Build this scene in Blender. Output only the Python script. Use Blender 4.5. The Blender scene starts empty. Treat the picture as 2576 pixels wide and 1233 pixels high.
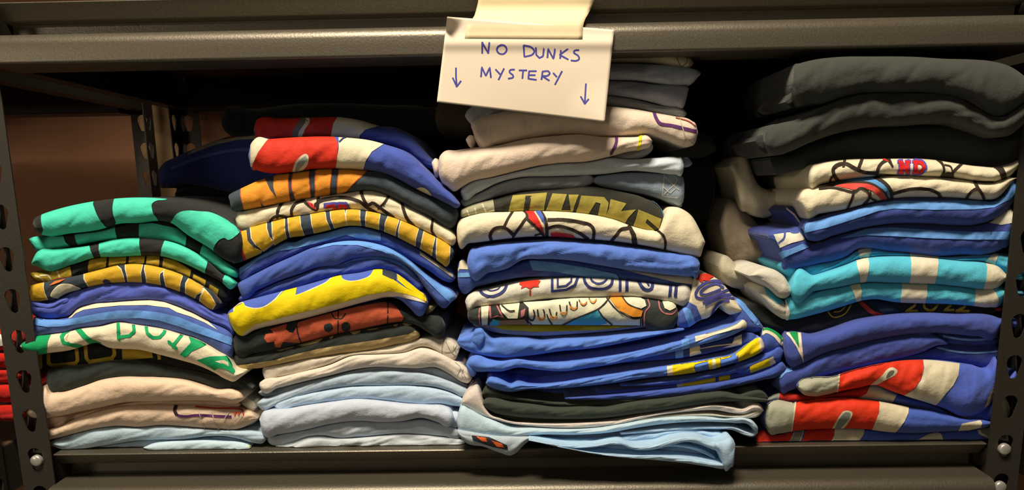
import bpy, math, random
import numpy as np
from mathutils import Vector, Matrix, noise, geometry

scene = bpy.context.scene
COL = scene.collection

# ------------------------------------------------------------------ camera
W, H = 2576, 1233
F_PX, PP_X, PP_Y = 1850.0, 1288.0, 817.0
CAM = Vector((0.0, -0.88, 0.326))
PITCH, YAW, ROLL = math.radians(-10.6), math.radians(0.83), math.radians(-0.97)
cam_rot = (Matrix.Rotation(YAW, 3, 'Z') @ Matrix.Rotation(math.radians(90) + PITCH, 3, 'X') @ Matrix.Rotation(ROLL, 3, 'Z'))
cd = bpy.data.cameras.new('camera')
cd.sensor_width = 36.0
cd.lens = F_PX / W * 36.0
cd.shift_x = -(PP_X - W / 2) / W
cd.shift_y = (PP_Y - H / 2) / W
cd.clip_start = 0.01
cam = bpy.data.objects.new('camera', cd)
cam.matrix_world = Matrix.Translation(CAM) @ cam_rot.to_4x4()
COL.objects.link(cam)
scene.camera = cam

# ------------------------------------------------------------------ light
world = bpy.data.worlds.new('world')
scene.world = world
world.use_nodes = True
wb = world.node_tree.nodes['Background']
wb.inputs[0].default_value = (1.0, 0.84, 0.64, 1)
wb.inputs[1].default_value = 0.014

def area(name, loc, target, size, power, color, size_y=None):
    d = bpy.data.lights.new(name, 'AREA')
    d.energy = power
    d.color = color
    d.shape = 'RECTANGLE'
    d.size = size
    d.size_y = size_y or size
    o = bpy.data.objects.new(name, d)
    o.location = loc
    o.rotation_euler = (Vector(target) - Vector(loc)).to_track_quat('-Z', 'Y').to_euler()
    COL.objects.link(o)
    return o
area('ceiling_lamp', (-0.30, -0.93, 2.0), (0, 0, 0.25), 0.6, 68, (1.0, 0.86, 0.67), 0.35)
area('wall_fill_light', (-2.1, -1.9, 0.55), (-1.0, 0.6, 0.28), 0.5, 7.5, (1.0, 0.84, 0.62), 0.3)  # added fill without a real source, lifts the dim back wall at left
area('room_bounce', (0.1, -2.6, 1.0), (0, 0, 0.2), 2.4, 2.4, (1.0, 0.86, 0.66), 1.6)

vs = scene.view_settings
vs.view_transform = 'Standard'
vs.look = 'None'
vs.exposure = 0.0
vs.gamma = 1.0
vs.use_curve_mapping = False

# ------------------------------------------------------------------ projection helpers
R_ = np.array(cam_rot)
C_ = np.array(CAM)
def unproj(px, py, Y):
    """world points on the planes y = Y for photograph pixels"""
    px = np.asarray(px, float); py = np.asarray(py, float); Y = np.asarray(Y, float)
    d = np.stack([(px - PP_X) / F_PX, -(py - PP_Y) / F_PX, -np.ones_like(px)], -1) @ R_.T
    s = (Y - C_[1]) / d[..., 1]
    return C_ + d * s[..., None]
def P(px, py, Y=0.0):
    return unproj([px], [py], [Y])[0]

# ------------------------------------------------------------------ materials
def lin(c):
    c = c / 255.0
    return c / 12.92 if c <= 0.04045 else ((c + 0.055) / 1.055) ** 2.4
KW = (1.0, 0.85, 0.69)
def alb(rgb):
    v = [max(0.004, 0.92 * lin(c) / k) for c, k in zip(rgb, KW)]
    if v[2] > 1.25 * v[1]:
        k = 0.07 * (v[2] - v[0]); v = [v[0] + k, v[1] + k * 0.9, v[2] * 0.94]
    m = max(v)
    if m > 0.86: v = [c * 0.86 / m for c in v]
    return tuple(v) + (1.0,)
MATS = {}
def fabric(rgb, fuzz=0.8):
    key = ('fab', rgb, fuzz)
    if key in MATS: return MATS[key]
    m = bpy.data.materials.new('cotton'); m.use_nodes = True
    nt = m.node_tree; b = nt.nodes['Principled BSDF']
    tc = nt.nodes.new('ShaderNodeTexCoord')
    n1 = nt.nodes.new('ShaderNodeTexNoise'); n1.inputs['Scale'].default_value = 700; n1.inputs['Detail'].default_value = 3
    n2 = nt.nodes.new('ShaderNodeTexNoise'); n2.inputs['Scale'].default_value = 45; n2.inputs['Detail'].default_value = 4
    nt.links.new(tc.outputs['Object'], n1.inputs['Vector']); nt.links.new(tc.outputs['Object'], n2.inputs['Vector'])
    ramp = nt.nodes.new('ShaderNodeMixRGB'); ramp.blend_type = 'MIX'
    a = alb(rgb)
    ramp.inputs[1].default_value = tuple(v * (1 - .22 * fuzz) for v in a[:3]) + (1,)
    ramp.inputs[2].default_value = tuple(min(.92, v * (1 + .22 * fuzz)) for v in a[:3]) + (1,)
    nt.links.new(n1.outputs['Fac'], ramp.inputs[0])
    nt.links.new(ramp.outputs[0], b.inputs['Base Color'])
    b1 = nt.nodes.new('ShaderNodeBump'); b1.inputs['Strength'].default_value = 0.35 * fuzz; b1.inputs['Distance'].default_value = 0.001
    b2 = nt.nodes.new('ShaderNodeBump'); b2.inputs['Strength'].default_value = 0.4; b2.inputs['Distance'].default_value = 0.007
    nt.links.new(n2.outputs['Fac'], b2.inputs['Height']); nt.links.new(n1.outputs['Fac'], b1.inputs['Height'])
    nt.links.new(b2.outputs[0], b1.inputs['Normal']); nt.links.new(b1.outputs[0], b.inputs['Normal'])
    b.inputs['Roughness'].default_value = 0.95
    b.inputs['Specular IOR Level'].default_value = 0.15
    b.inputs['Sheen Weight'].default_value = 0.12
    b.inputs['Sheen Roughness'].default_value = 0.5
    MATS[key] = m
    return m
def printmat(rgb):
    key = ('prt', rgb)
    if key in MATS: return MATS[key]
    m = bpy.data.materials.new('screen_print'); m.use_nodes = True
    nt = m.node_tree; b = nt.nodes['Principled BSDF']
    tc = nt.nodes.new('ShaderNodeTexCoord')
    n1 = nt.nodes.new('ShaderNodeTexNoise'); n1.inputs['Scale'].default_value = 500; n1.inputs['Detail'].default_value = 3
    n2 = nt.nodes.new('ShaderNodeTexNoise'); n2.inputs['Scale'].default_value = 45; n2.inputs['Detail'].default_value = 4
    nt.links.new(tc.outputs['Object'], n1.inputs['Vector']); nt.links.new(tc.outputs['Object'], n2.inputs['Vector'])
    a = alb(rgb)
    mx = nt.nodes.new('ShaderNodeMixRGB')
    mx.inputs[1].default_value = tuple(v * .92 for v in a[:3]) + (1,)
    mx.inputs[2].default_value = tuple(min(.92, v * 1.06) for v in a[:3]) + (1,)
    nt.links.new(n1.outputs['Fac'], mx.inputs[0]); nt.links.new(mx.outputs[0], b.inputs['Base Color'])
    b1 = nt.nodes.new('ShaderNodeBump'); b1.inputs['Strength'].default_value = 0.12; b1.inputs['Distance'].default_value = 0.001
    b2 = nt.nodes.new('ShaderNodeBump'); b2.inputs['Strength'].default_value = 0.4; b2.inputs['Distance'].default_value = 0.007
    nt.links.new(n2.outputs['Fac'], b2.inputs['Height']); nt.links.new(n1.outputs['Fac'], b1.inputs['Height'])
    nt.links.new(b2.outputs[0], b1.inputs['Normal']); nt.links.new(b1.outputs[0], b.inputs['Normal'])
    b.inputs['Roughness'].default_value = 0.7
    b.inputs['Specular IOR Level'].default_value = 0.25
    MATS[key] = m
    return m
def simple(name, rgba, rough=0.5, metal=0.0, nscale=300, bump=0.1, spec=0.5, var=0.15):
    key = ('s', name)
    if key in MATS: return MATS[key]
    m = bpy.data.materials.new(name); m.use_nodes = True
    nt = m.node_tree; b = nt.nodes['Principled BSDF']
    tc = nt.nodes.new('ShaderNodeTexCoord')
    n1 = nt.nodes.new('ShaderNodeTexNoise'); n1.inputs['Scale'].default_value = nscale; n1.inputs['Detail'].default_value = 4
    nt.links.new(tc.outputs['Object'], n1.inputs['Vector'])
    mx = nt.nodes.new('ShaderNodeMixRGB')
    mx.inputs[1].default_value = tuple(v * (1 - var) for v in rgba[:3]) + (1,)
    mx.inputs[2].default_value = tuple(min(1, v * (1 + var)) for v in rgba[:3]) + (1,)
    nt.links.new(n1.outputs['Fac'], mx.inputs[0]); nt.links.new(mx.outputs[0], b.inputs['Base Color'])
    bp = nt.nodes.new('ShaderNodeBump'); bp.inputs['Strength'].default_value = bump; bp.inputs['Distance'].default_value = 0.001
    nt.links.new(n1.outputs['Fac'], bp.inputs['Height']); nt.links.new(bp.outputs[0], b.inputs['Normal'])
    b.inputs['Roughness'].default_value = rough; b.inputs['Metallic'].default_value = metal
    b.inputs['Specular IOR Level'].default_value = spec
    MATS[key] = m
    return m

# ------------------------------------------------------------------ object helpers
def mk(name, verts, faces, mat, parent=None, smooth=True, origin=None, sharp=None):
    verts = np.asarray(verts, float)
    if origin is None:
        if parent is not None:
            origin = np.array(parent['org'])
        else:
            mn, mxx = verts.min(0), verts.max(0)
            origin = np.array([(mn[0] + mxx[0]) / 2, (mn[1] + mxx[1]) / 2, mn[2]])
    me = bpy.data.meshes.new(name)
    me.from_pydata((verts - origin).tolist(), [], [list(map(int, f)) for f in faces])
    if smooth:
        me.polygons.foreach_set('use_smooth', [True] * len(me.polygons))
    me.materials.append(mat)
    me.update()
    if sharp: me.set_sharp_from_angle(angle=math.radians(sharp))
    o = bpy.data.objects.new(name, me)
    COL.objects.link(o)
    if parent is None:
        o.location = origin
    else:
        o.parent = parent
    ORG[o.name] = origin
    return o
ORG = {}
def empty(name, loc):
    o = bpy.data.objects.new(name, None); COL.objects.link(o)
    o.location = loc; o.empty_display_size = 0.05
    ORG[o.name] = np.array(loc, float)
    return o
def tag(o, label=None, cat=None, group=None, kind=None):
    if label: o['label'] = label
    if cat: o['category'] = cat
    if group: o['group'] = group
    if kind: o['kind'] = kind
    return o
def pchip(pts):
    pts = sorted(pts); x = np.array([p[0] for p in pts], float); y = np.array([p[1] for p in pts], float)
    if len(x) == 1:
        return lambda q: np.full_like(np.asarray(q, float), y[0])
    h = np.diff(x); h[h < 1e-6] = 1e-6; d = np.diff(y) / h
    m = np.zeros_like(x)
    if len(x) > 2:
        w1 = h[1:] / (h[1:] + h[:-1])
        m[1:-1] = d[:-1] * w1 + d[1:] * (1 - w1)
    m[0] = d[0]; m[-1] = d[-1]
    def f(q):
        q = np.clip(np.asarray(q, float), x[0], x[-1])
        i = np.clip(np.searchsorted(x, q, side='right') - 1, 0, len(x) - 2)
        t = (q - x[i]) / h[i]
        return ((2*t**3 - 3*t**2 + 1) * y[i] + (t**3 - 2*t**2 + t) * h[i] * m[i]
                + (-2*t**3 + 3*t**2) * y[i+1] + (t**3 - t**2) * h[i] * m[i+1])
    return f
def catmull(pts, step=3.0, closed=False):
    p = np.array(pts, float); n = len(p)
    if n < 3:
        L = np.linalg.norm(p[1] - p[0]); k = max(2, int(L / step) + 1)
        return p[0] + (p[1] - p[0]) * np.linspace(0, 1, k)[:, None]
    out = []
    rng = range(n if closed else n - 1)
    for i in rng:
        if closed:
            a, b, c, d = p[(i-1) % n], p[i], p[(i+1) % n], p[(i+2) % n]
        else:
            b, c = p[i], p[i+1]
            a = p[i-1] if i > 0 else 2*b - c
            d = p[i+2] if i + 2 < n else 2*c - b
        k = max(2, int(np.linalg.norm(c - b) / step) + 1)
        t = np.linspace(0, 1, k, endpoint=False)[:, None]
        out.append(0.5 * ((2*b) + (-a + c)*t + (2*a - 5*b + 4*c - d)*t**2 + (-a + 3*b - 3*c + d)*t**3))
    if not closed: out.append(p[-1:])
    return np.concatenate(out)
def straight(pts, step=4.0, closed=True):
    p = np.array(pts, float); n = len(p); out = []
    for i in range(n if closed else n - 1):
        b, c = p[i], p[(i+1) % n]
        k = max(1, int(np.linalg.norm(c - b) / step) + 1)
        out.append(b + (c - b) * np.linspace(0, 1, k, endpoint=False)[:, None])
    if not closed: out.append(p[-1:])
    return np.concatenate(out)
def inside(poly, q):
    x, y = q[:, 0], q[:, 1]; n = len(poly); r = np.zeros(len(q), bool)
    xj, yj = poly[-1]
    for xi, yi in poly:
        if yi != yj:
            c = ((yi > y) != (yj > y)) & (x < (xj - xi) * (y - yi) / (yj - yi) + xi)
            r ^= c
        xj, yj = xi, yi
    return r
def near(line, q, w):
    a = line[:-1]; d = line[1:] - a; L = (d**2).sum(1); L[L < 1e-9] = 1e-9
    out = np.full(len(q), 1e9)
    for i in range(len(a)):
        t = np.clip(((q - a[i]) @ d[i]) / L[i], 0, 1)
        out = np.minimum(out, ((q - a[i] - t[:, None]*d[i])**2).sum(1))
    return out < (w/2)**2
# shapes: ('p', pts) polygon with straight edges, ('c', pts) smooth closed, ('s', width, pts) stroke, ('l', width, pts) straight stroke, ('o', cx, cy, rx, ry)
def shape(sh):
    k = sh[0]
    if k == 'p':
        poly = straight(sh[1]); return [np.vstack([poly, poly[:1]])], lambda q: inside(poly, q)
    if k == 'c':
        poly = catmull(sh[1], closed=True); return [np.vstack([poly, poly[:1]])], lambda q: inside(poly, q)
    if k == 'o':
        a = np.linspace(0, 2*np.pi, 28, endpoint=False)
        poly = np.stack([sh[1] + sh[3]*np.cos(a), sh[2] + sh[4]*np.sin(a)], 1)
        return [np.vstack([poly, poly[:1]])], lambda q: inside(poly, q)
    w = sh[1]
    line = catmull(sh[2]) if k == 's' else straight(sh[2], 3.0, False)
    d = np.gradient(line, axis=0); L = np.linalg.norm(d, axis=1); L[L < 1e-6] = 1
    d = d / L[:, None]
    n = np.stack([-d[:, 1], d[:, 0]], 1)
    a, b = line + n*w*.5, line - n*w*.5
    return [np.vstack([a, b[::-1], a[:1]])], lambda q: near(line, q, w*1.06)
def cdt_fill(loops, test, bounds_pts, edges_extra, map2, unmap2, grid):
    vs_, es_ = [], []
    def add(arr, closed=False):
        s = len(vs_)
        vs_.extend([tuple(v) for v in arr])
        for i in range(len(arr) - 1): es_.append((s+i, s+i+1))
    for l in loops: add(map2(l))
    for l in edges_extra: add(l)
    vs_.extend([tuple(v) for v in grid])
    if len(vs_) < 3: return None
    r = geometry.delaunay_2d_cdt([Vector(v) for v in vs_], es_, [], 0, 1e-5)
    v = np.array([(p.x, p.y) for p in r[0]]); f = np.array([t for t in r[2] if len(t) == 3])
    if len(f) == 0: return None
    return v, f

# ------------------------------------------------------------------ folded shirts
def smoothnoise(x, t, seed, amp):
    out = np.empty(len(x))
    for i in range(len(x)):
        out[i] = (noise.noise((x[i]/70.0, t[i]*1.1, seed*3.7)) * 1.0 + noise.noise((x[i]/24.0 + t[i]*1.2, t[i]*2.3, seed*7.1 + 9)) * 0.42
                  + noise.noise((x[i]/11.0 + t[i]*2.2, t[i]*2.0, seed*5.3 + 3)) * 0.14
                  + max(0, 0.22 - abs(noise.noise((x[i]/110.0 + t[i]*.5, t[i]*1.6 + x[i]/160.0, seed*2.3 + 5)))) * 2.6)
    return out * amp
class Band:
    def __init__(s, T, B, yc=0.03, dy=0.0, r=None, ends=(9, 9), amp=0.0022, seed=0, p=2.2, behind=False):
        s.behind = behind
        if behind: T = list(T) + [(T[-1][0] + 45, T[-1][1] + 1)]; B = list(B) + [(B[-1][0] + 45, B[-1][1] + 1)]
        x0 = min(T[0][0], B[0][0]); x1 = max(T[-1][0], B[-1][0])
        s.x0, s.x1 = x0, x1
        s.Tf, s.Bf = pchip(T), pchip(B)
        xs = np.linspace(x0, x1, 60)
        th = np.maximum(2, s.Bf(xs) - s.Tf(xs))
        s.th = float(np.median(th))
        s.yc = yc + dy
        s.r = r if r is not None else min(0.022, max(0.004, s.th * 0.00048 * 0.55))
        s.ends = ends; s.amp = amp; s.seed = seed; s.p = p
    def TB(s, x):
        T, B = s.Tf(x), s.Bf(x)
        B = np.maximum(B, T + 1.0)
        m = (T + B) / 2; h = (B - T) / 2
        e0, e1 = s.ends
        k = np.ones_like(m)
        d0 = np.clip((x - s.x0) / max(e0, .1), 0, 1); d1 = np.clip((s.x1 - x) / max(e1, .1), 0, 1)
        k = np.sqrt(np.clip(1 - (1 - d0)**2, 0.003, 1)) * np.sqrt(np.clip(1 - (1 - d1)**2, 0.003, 1))
        return m - h*k, m + h*k
    def surf(s, x, t, eps=0.0):
        x = np.asarray(x, float); t = np.asarray(t, float)
        T, B = s.TB(x)
        sg = np.clip(1 - 2*t, -1, 1)
        prof = 1 - np.power(np.clip(1 - np.abs(sg)**s.p, 0, 1), 1/s.p)
        e = 16.0
        d0 = np.clip((x - s.x0)/e, 0, 1); d1 = np.clip((s.x1 - x)/e, 0, 1)
        er = (1 - np.sqrt(1 - (1 - d0)**2)) + (1 - np.sqrt(1 - (1 - d1)**2))
        er = np.clip(er, 0, 1)
        fade = 1 - prof
        n = smoothnoise(x, t, s.seed, s.amp) * fade * np.clip(1 - er, 0, 1)
        Y = s.yc - s.r * (1 - prof) * (1 - er * 0.85) + n
        if s.behind:
            wx = unproj(x, T + (B - T)*t, Y)[:, 0]
            k = np.clip((wx - (XR - 0.030)) / 0.026, 0, 1); k = k*k*(3 - 2*k)
            Y = Y + np.maximum(0, 0.0035 + s.r*prof*0.6 - Y) * k
        nz = sg * np.abs(sg)**0.6; ny = -np.sqrt(np.clip(1 - nz**2, .02, 1))
        pts = unproj(x, T + (B - T)*t, Y + ny*eps*1.0)
        pts[:, 2] += nz*eps*.8
        on = (pts[:, 1] > 0.003) & (pts[:, 2] < 0.0008)
        pts[on, 2] = 0.0008 + eps
        return pts
    def mesh(s, depth=0.19):
        step = 5.0
        L = s.x1 - s.x0
        base = [0, .4, 1.2, 2.5, 4.5, 7, 10, 14]
        base = [b for b in base if b < L/2 - 1]
        n = max(2, int((L - 2*base[-1]) / step))
        xs = np.concatenate([s.x0 + np.array(base), np.linspace(s.x0 + base[-1], s.x1 - base[-1], n + 1)[1:-1], s.x1 - np.array(base[::-1])])
        K = 18
        a = np.linspace(0, np.pi, K + 1)
        ts = (1 - np.cos(a)) / 2
        X, T_ = np.meshgrid(xs, ts, indexing='ij')
        front = s.surf(X.ravel(), T_.ravel()).reshape(len(xs), K + 1, 3)
        rows = []
        for i in range(len(xs)):
            f = front[i]
            top, bot = f[0], f[-1]
            back = []
            yb = s.yc + depth
            dist = min(i, len(xs) - 1 - i)
            for k in (1, 2, 3):
                q = bot.copy(); q[1] = bot[1] + (yb - bot[1]) * k/3
                if q[1] > 0.003: q[2] = max(q[2], 0.0008)
                back.append(q)
            for k in (3, 2, 1):
                q = top.copy(); q[1] = top[1] + (yb - top[1]) * k/3; back.append(q)
            rows.append(np.vstack([f, back]))
        M = len(rows[0]); V = np.vstack(rows); F = []
        for i in range(len(xs) - 1):
            for j in range(M):
                j2 = (j + 1) % M
                F.append((i*M + j, i*M + j2, (i+1)*M + j2, (i+1)*M + j))
        F.append(tuple(range(M))[::-1]); n0 = (len(xs) - 1)*M
        F.append(tuple(range(n0, n0 + M)))
        return V, F
    def decal(s, sh, eps):
        loops, test = shape(sh)
        allp = np.vstack(loops)
        xa, xb = max(s.x0 + .6, allp[:, 0].min()), min(s.x1 - .6, allp[:, 0].max())
        if xb - xa < .8: return None
        Hh = max(8.0, s.th)
        def m2(l):
            l = l.copy(); xq = np.clip(l[:, 0], s.x0, s.x1)
            T, B = s.TB(xq); t = (l[:, 1] - T) / np.maximum(B - T, .5)
            return np.stack([l[:, 0], np.clip(t, -.35, 1.35) * Hh], 1)
        tmin, tmax = 0.015, 0.985
        gx = np.arange(xa, xb + 5, 5.0); gx[-1] = xb
        ex = [np.stack([gx, np.full_like(gx, tmin*Hh)], 1), np.stack([gx, np.full_like(gx, tmax*Hh)], 1),
              np.array([[xa, tmin*Hh], [xa, tmax*Hh]]), np.array([[xb, tmin*Hh], [xb, tmax*Hh]])]
        tt = (1 - np.cos(np.linspace(0, np.pi, 13))) / 2
        g = np.array([(x, t*Hh) for x in gx for t in tt[1:-1]])
        r = cdt_fill(loops, test, None, ex, m2, None, g)
        if r is None: return None
        v, f = r
        c = v[f].mean(1)
        T, B = s.TB(np.clip(c[:, 0], s.x0, s.x1))
        cp = np.stack([c[:, 0], T + (B - T) * c[:, 1]/Hh], 1)
        tc = c[:, 1]/Hh
        keep = test(cp) & (tc > tmin - 1e-6) & (tc < tmax + 1e-6) & (c[:, 0] > xa) & (c[:, 0] < xb)
        f = f[keep]
        if len(f) == 0: return None
        used = np.unique(f); mp = -np.ones(len(v), int); mp[used] = np.arange(len(used))
        v = v[used]; f = mp[f]
        pts = s.surf(np.clip(v[:, 0], s.x0 + .3, s.x1 - .3), np.clip(v[:, 1]/Hh, 0, 1), eps)
        # orientation: face the camera (-y)
        a_, b_, c_ = pts[f[:, 0]], pts[f[:, 1]], pts[f[:, 2]]
        nrm = np.cross(b_ - a_, c_ - a_)
        flip = nrm[:, 1] > 0
        f[flip] = f[flip][:, ::-1]
        return pts, f

SEED = [0]
def cluster(parts, gap=0.0016):
    n = len(parts); gid = list(range(n))
    for a in range(n):
        for b in range(a):
            if gid[a] == gid[b]: continue
            A, B = parts[a][0], parts[b][0]
            if ((A.min(0) - gap) > B.max(0)).any() or ((B.min(0) - gap) > A.max(0)).any(): continue
            d = np.sqrt(((A[:, None, :] - B[None, :, :])**2).sum(-1)).min()
            if d < gap:
                ga, gb = gid[a], gid[b]
                gid = [gb if g == ga else g for g in gid]
    out = []
    for g in dict.fromkeys(gid):
        VV, FF, off = [], [], 0
        for k in range(n):
            if gid[k] == g:
                VV.append(parts[k][0]); FF.append(parts[k][1] + off); off += len(parts[k][0])
        out.append((np.vstack(VV), np.vstack(FF)))
    return out
def add_prints(band, parent, prints):
    for li, pr in enumerate(prints):
        nm, rgb, shapes = pr
        ps = [r for r in (band.decal(sh, 0.00065 + 0.00025*li) for sh in shapes) if r is not None]
        for V, F in cluster(ps):
            mk(nm, V, F, printmat(rgb), parent)
def shirt(label, rgb, T, B, group, yc=0.03, dy=0.0, prints=(), folds=(), depth=0.19, fuzz=0.8, name='folded_t_shirt', cat='t-shirt', **kw):
    SEED[0] += 1
    bd = Band(T, B, yc, dy, seed=SEED[0], **kw)
    V, F = bd.mesh(depth)
    o = mk(name, V, F, fabric(rgb, fuzz))
    o['org'] = [float(v) for v in ORG[o.name]]
    tag(o, label, cat, group)
    add_prints(bd, o, prints)
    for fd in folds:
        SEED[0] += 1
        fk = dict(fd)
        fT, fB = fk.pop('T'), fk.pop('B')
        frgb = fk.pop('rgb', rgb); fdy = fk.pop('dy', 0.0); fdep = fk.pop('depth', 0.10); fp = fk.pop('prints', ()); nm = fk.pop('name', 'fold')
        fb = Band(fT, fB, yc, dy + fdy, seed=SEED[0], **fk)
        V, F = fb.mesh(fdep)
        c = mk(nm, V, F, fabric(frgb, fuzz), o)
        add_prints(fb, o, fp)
    return o
# ------------------------------------------------------------------ rack
PAINT = simple('dark_hammered_paint', (0.030, 0.026, 0.020), rough=0.5, nscale=420, bump=0.2, spec=0.35, var=0.3)
PAINT_LIT = simple('dark_hammered_paint_lit', (0.13, 0.114, 0.083), rough=0.42, metal=0.55, nscale=420, bump=0.25, spec=1.0, var=0.4)  # same paint as the posts; light on the rails put in as a brighter copy
STEEL = simple('zinc_rivet', (0.62, 0.60, 0.55), rough=0.35, metal=0.6, nscale=200, bump=0.1)
BOARD = simple('chipboard_shelf', (0.16, 0.10, 0.06), rough=0.9, nscale=120, bump=0.2)

xl = P(83, 817)[0]; xl2 = P(140, 1233)[0]
xr = P(2518, 820)[0]; xr2 = P(2477, 1233)[0]
XL, XR = (xl + xl2)/2, (xr + xr2)/2
print('posts', xl, xl2, xr, xr2)
DEP = 0.54
ZTOP = 0.543
PW = 0.041

def keyhole(cx, zt, n=10):
    # teardrop: wide round top, narrow round foot
    R, r, h = 0.0095, 0.0055, 0.030
    pts = []
    for k in range(n + 1):
        a = math.radians(205 - 230*k/n)
        pts.append((cx + R*math.cos(a), zt - R + R*math.sin(a)))
    for k in range(n//2 + 1):
        a = math.radians(-5 - 170*k/(n//2))
        pts.append((cx + r*math.cos(a), zt - h + r + r*math.sin(a)))
    return pts
def flange(w0, w1, z0, z1, zhole, cx, thick):
    """plate in (w,z), returns verts (w, depth, z), faces"""
    loops = [[(w0, z0), (w1, z0), (w1, z1), (w0, z1)]]
    k = 0
    zt = zhole
    while zt < z1 - 0.02: zt += 0.0508
    zt -= 0.0508
    while zt - 0.03 > z0 + 0.01:
        loops.append(keyhole(cx, zt)); zt -= 0.0508
    vs_, es_ = [], []
    for l in loops:
        s = len(vs_); vs_.extend(l); n = len(l)
        es_.extend([(s + i, s + (i+1) % n) for i in range(n)])
    r = geometry.delaunay_2d_cdt([Vector(v) for v in vs_], es_, [], 0, 1e-6)
    v = np.array([(p.x, p.y) for p in r[0]]); f = np.array(r[2])
    c = v[f].mean(1)
    keep = np.ones(len(f), bool)
    for l in loops[1:]: keep &= ~inside(l, c)
    f = f[keep]
    n = len(v)
    V = [(a, 0.0, b) for a, b in v] + [(a, thick, b) for a, b in v]
    a_ = v[f[:, 1]] - v[f[:, 0]]; b_ = v[f[:, 2]] - v[f[:, 0]]
    cw = (a_[:, 0]*b_[:, 1] - a_[:, 1]*b_[:, 0]) < 0
    f[cw] = f[cw][:, ::-1]
    Fc = [tuple(t) for t in f] + [tuple(int(q) + n for q in t[::-1]) for t in f]
    ec = {}
    for t in f:
        for i in range(3):
            e = (int(t[i]), int(t[(i+1) % 3])); ec[e] = 1
    for (p, q) in list(ec):
        if (q, p) not in ec: Fc.append((q, p, p + n, q + n))
    return np.array(V, float), Fc
def box(x0, x1, y0, y1, z0, z1):
    V = [(x, y, z) for x in (x0, x1) for y in (y0, y1) for z in (z0, z1)]
    F = [(0, 1, 3, 2), (4, 6, 7, 5), (0, 4, 5, 1), (2, 3, 7, 6), (0, 2, 6, 4), (1, 5, 7, 3)]
    return np.array(V, float), F
def sweep(profile, a0, a1, axis='x'):
    """closed (d, z) profile extruded along an axis"""
    n = len(profile); V = []
    for a in (a0, a1):
        for d, z in profile:
            V.append((a, d, z) if axis == 'x' else (d, a, z))
    F = [(i, (i+1) % n, n + (i+1) % n, n + i) for i in range(n)]
    F = [f[::-1] for f in F] + [tuple(range(n)), tuple(range(2*n - 1, n - 1, -1))]
    return np.array(V, float), F
def post(parent, x_in, side, y, ydir, zh, z0, z1):
    """L post. x_in inner edge, side=-1 left; front flange faces -y if ydir=+1"""
    x_out = x_in + side*PW
    w0, w1 = min(x_in, x_out), max(x_in, x_out)
    V, F = flange(w0, w1, z0, z1, zh, (w0 + w1)/2, 0.0018)
    V[:, 1] += y if ydir > 0 else y - 0.0018
    V2, F2 = flange(0.002, 0.034, z0, z1, zh, 0.018, 0.0018)
    V3 = np.stack([x_out + (-side)*(V2[:, 1]), y + ydir*V2[:, 0], V2[:, 2]], 1)
    if (side < 0) == (ydir > 0): F2 = [f[::-1] for f in F2]
    n = len(V)
    return mk('post', np.vstack([V, V3]), list(F) + [tuple(int(q) + n for q in f) for f in F2], PAINT, parent, smooth=False)
def rail_profile(zt, yd):
    """step beam: lip on top, recess, rounded lower tube. yd: +1 front beam (faces -y)"""
    Z = zt
    pr = [(0.044, Z), (0.007, Z), (0.006, Z - 0.0012), (0.019, Z - 0.0165), (0.021, Z - 0.018), (0.037, Z - 0.019), (0.039, Z - 0.021), (0.039, Z - 0.036), (0.037, Z - 0.038), (0.006, Z - 0.0385)]
    R = 0.0145
    for k in range(13):
        a = math.radians(90 + 82*k/12)
        pr.append((-0.0062 + R*math.cos(a), Z - 0.0385 - R + R*math.sin(a)))
    pr += [(-0.0205, Z - 0.060), (-0.0203, Z - 0.069)]
    for k in range(5):
        a = math.radians(180 + 90*k/4)
        pr.append((-0.0173 + 0.003*math.cos(a), Z - 0.069 + 0.003*math.sin(a)))
    pr += [(0.042, Z - 0.072), (0.044, Z - 0.070)]
    return [(0.0 + d, z) for d, z in pr]
def rivet(parent, x, y, z, name='rivet'):
    R = 0.0072
    prof = [(0, -0.0058), (R*.75, -0.0055), (R*.95, -0.0045), (R, -0.003), (R, 0.0)]
    V, F = [], []; n = 24
    for r, d in prof[1:]:
        for k in range(n):
            a = 2*math.pi*k/n; V.append((x + r*math.cos(a), y + d, z + r*math.sin(a)))
    V.append((x, y + prof[0][1], z)); c = len(V) - 1
    for k in range(n): F.append((c, (k+1) % n, k)[::-1])
    for j in range(len(prof) - 2):
        for k in range(n):
            F.append((j*n + k, j*n + (k+1) % n, (j+1)*n + (k+1) % n, (j+1)*n + k)[::-1])
    o = mk(name, V, F, STEEL, parent); 
    return o

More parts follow.
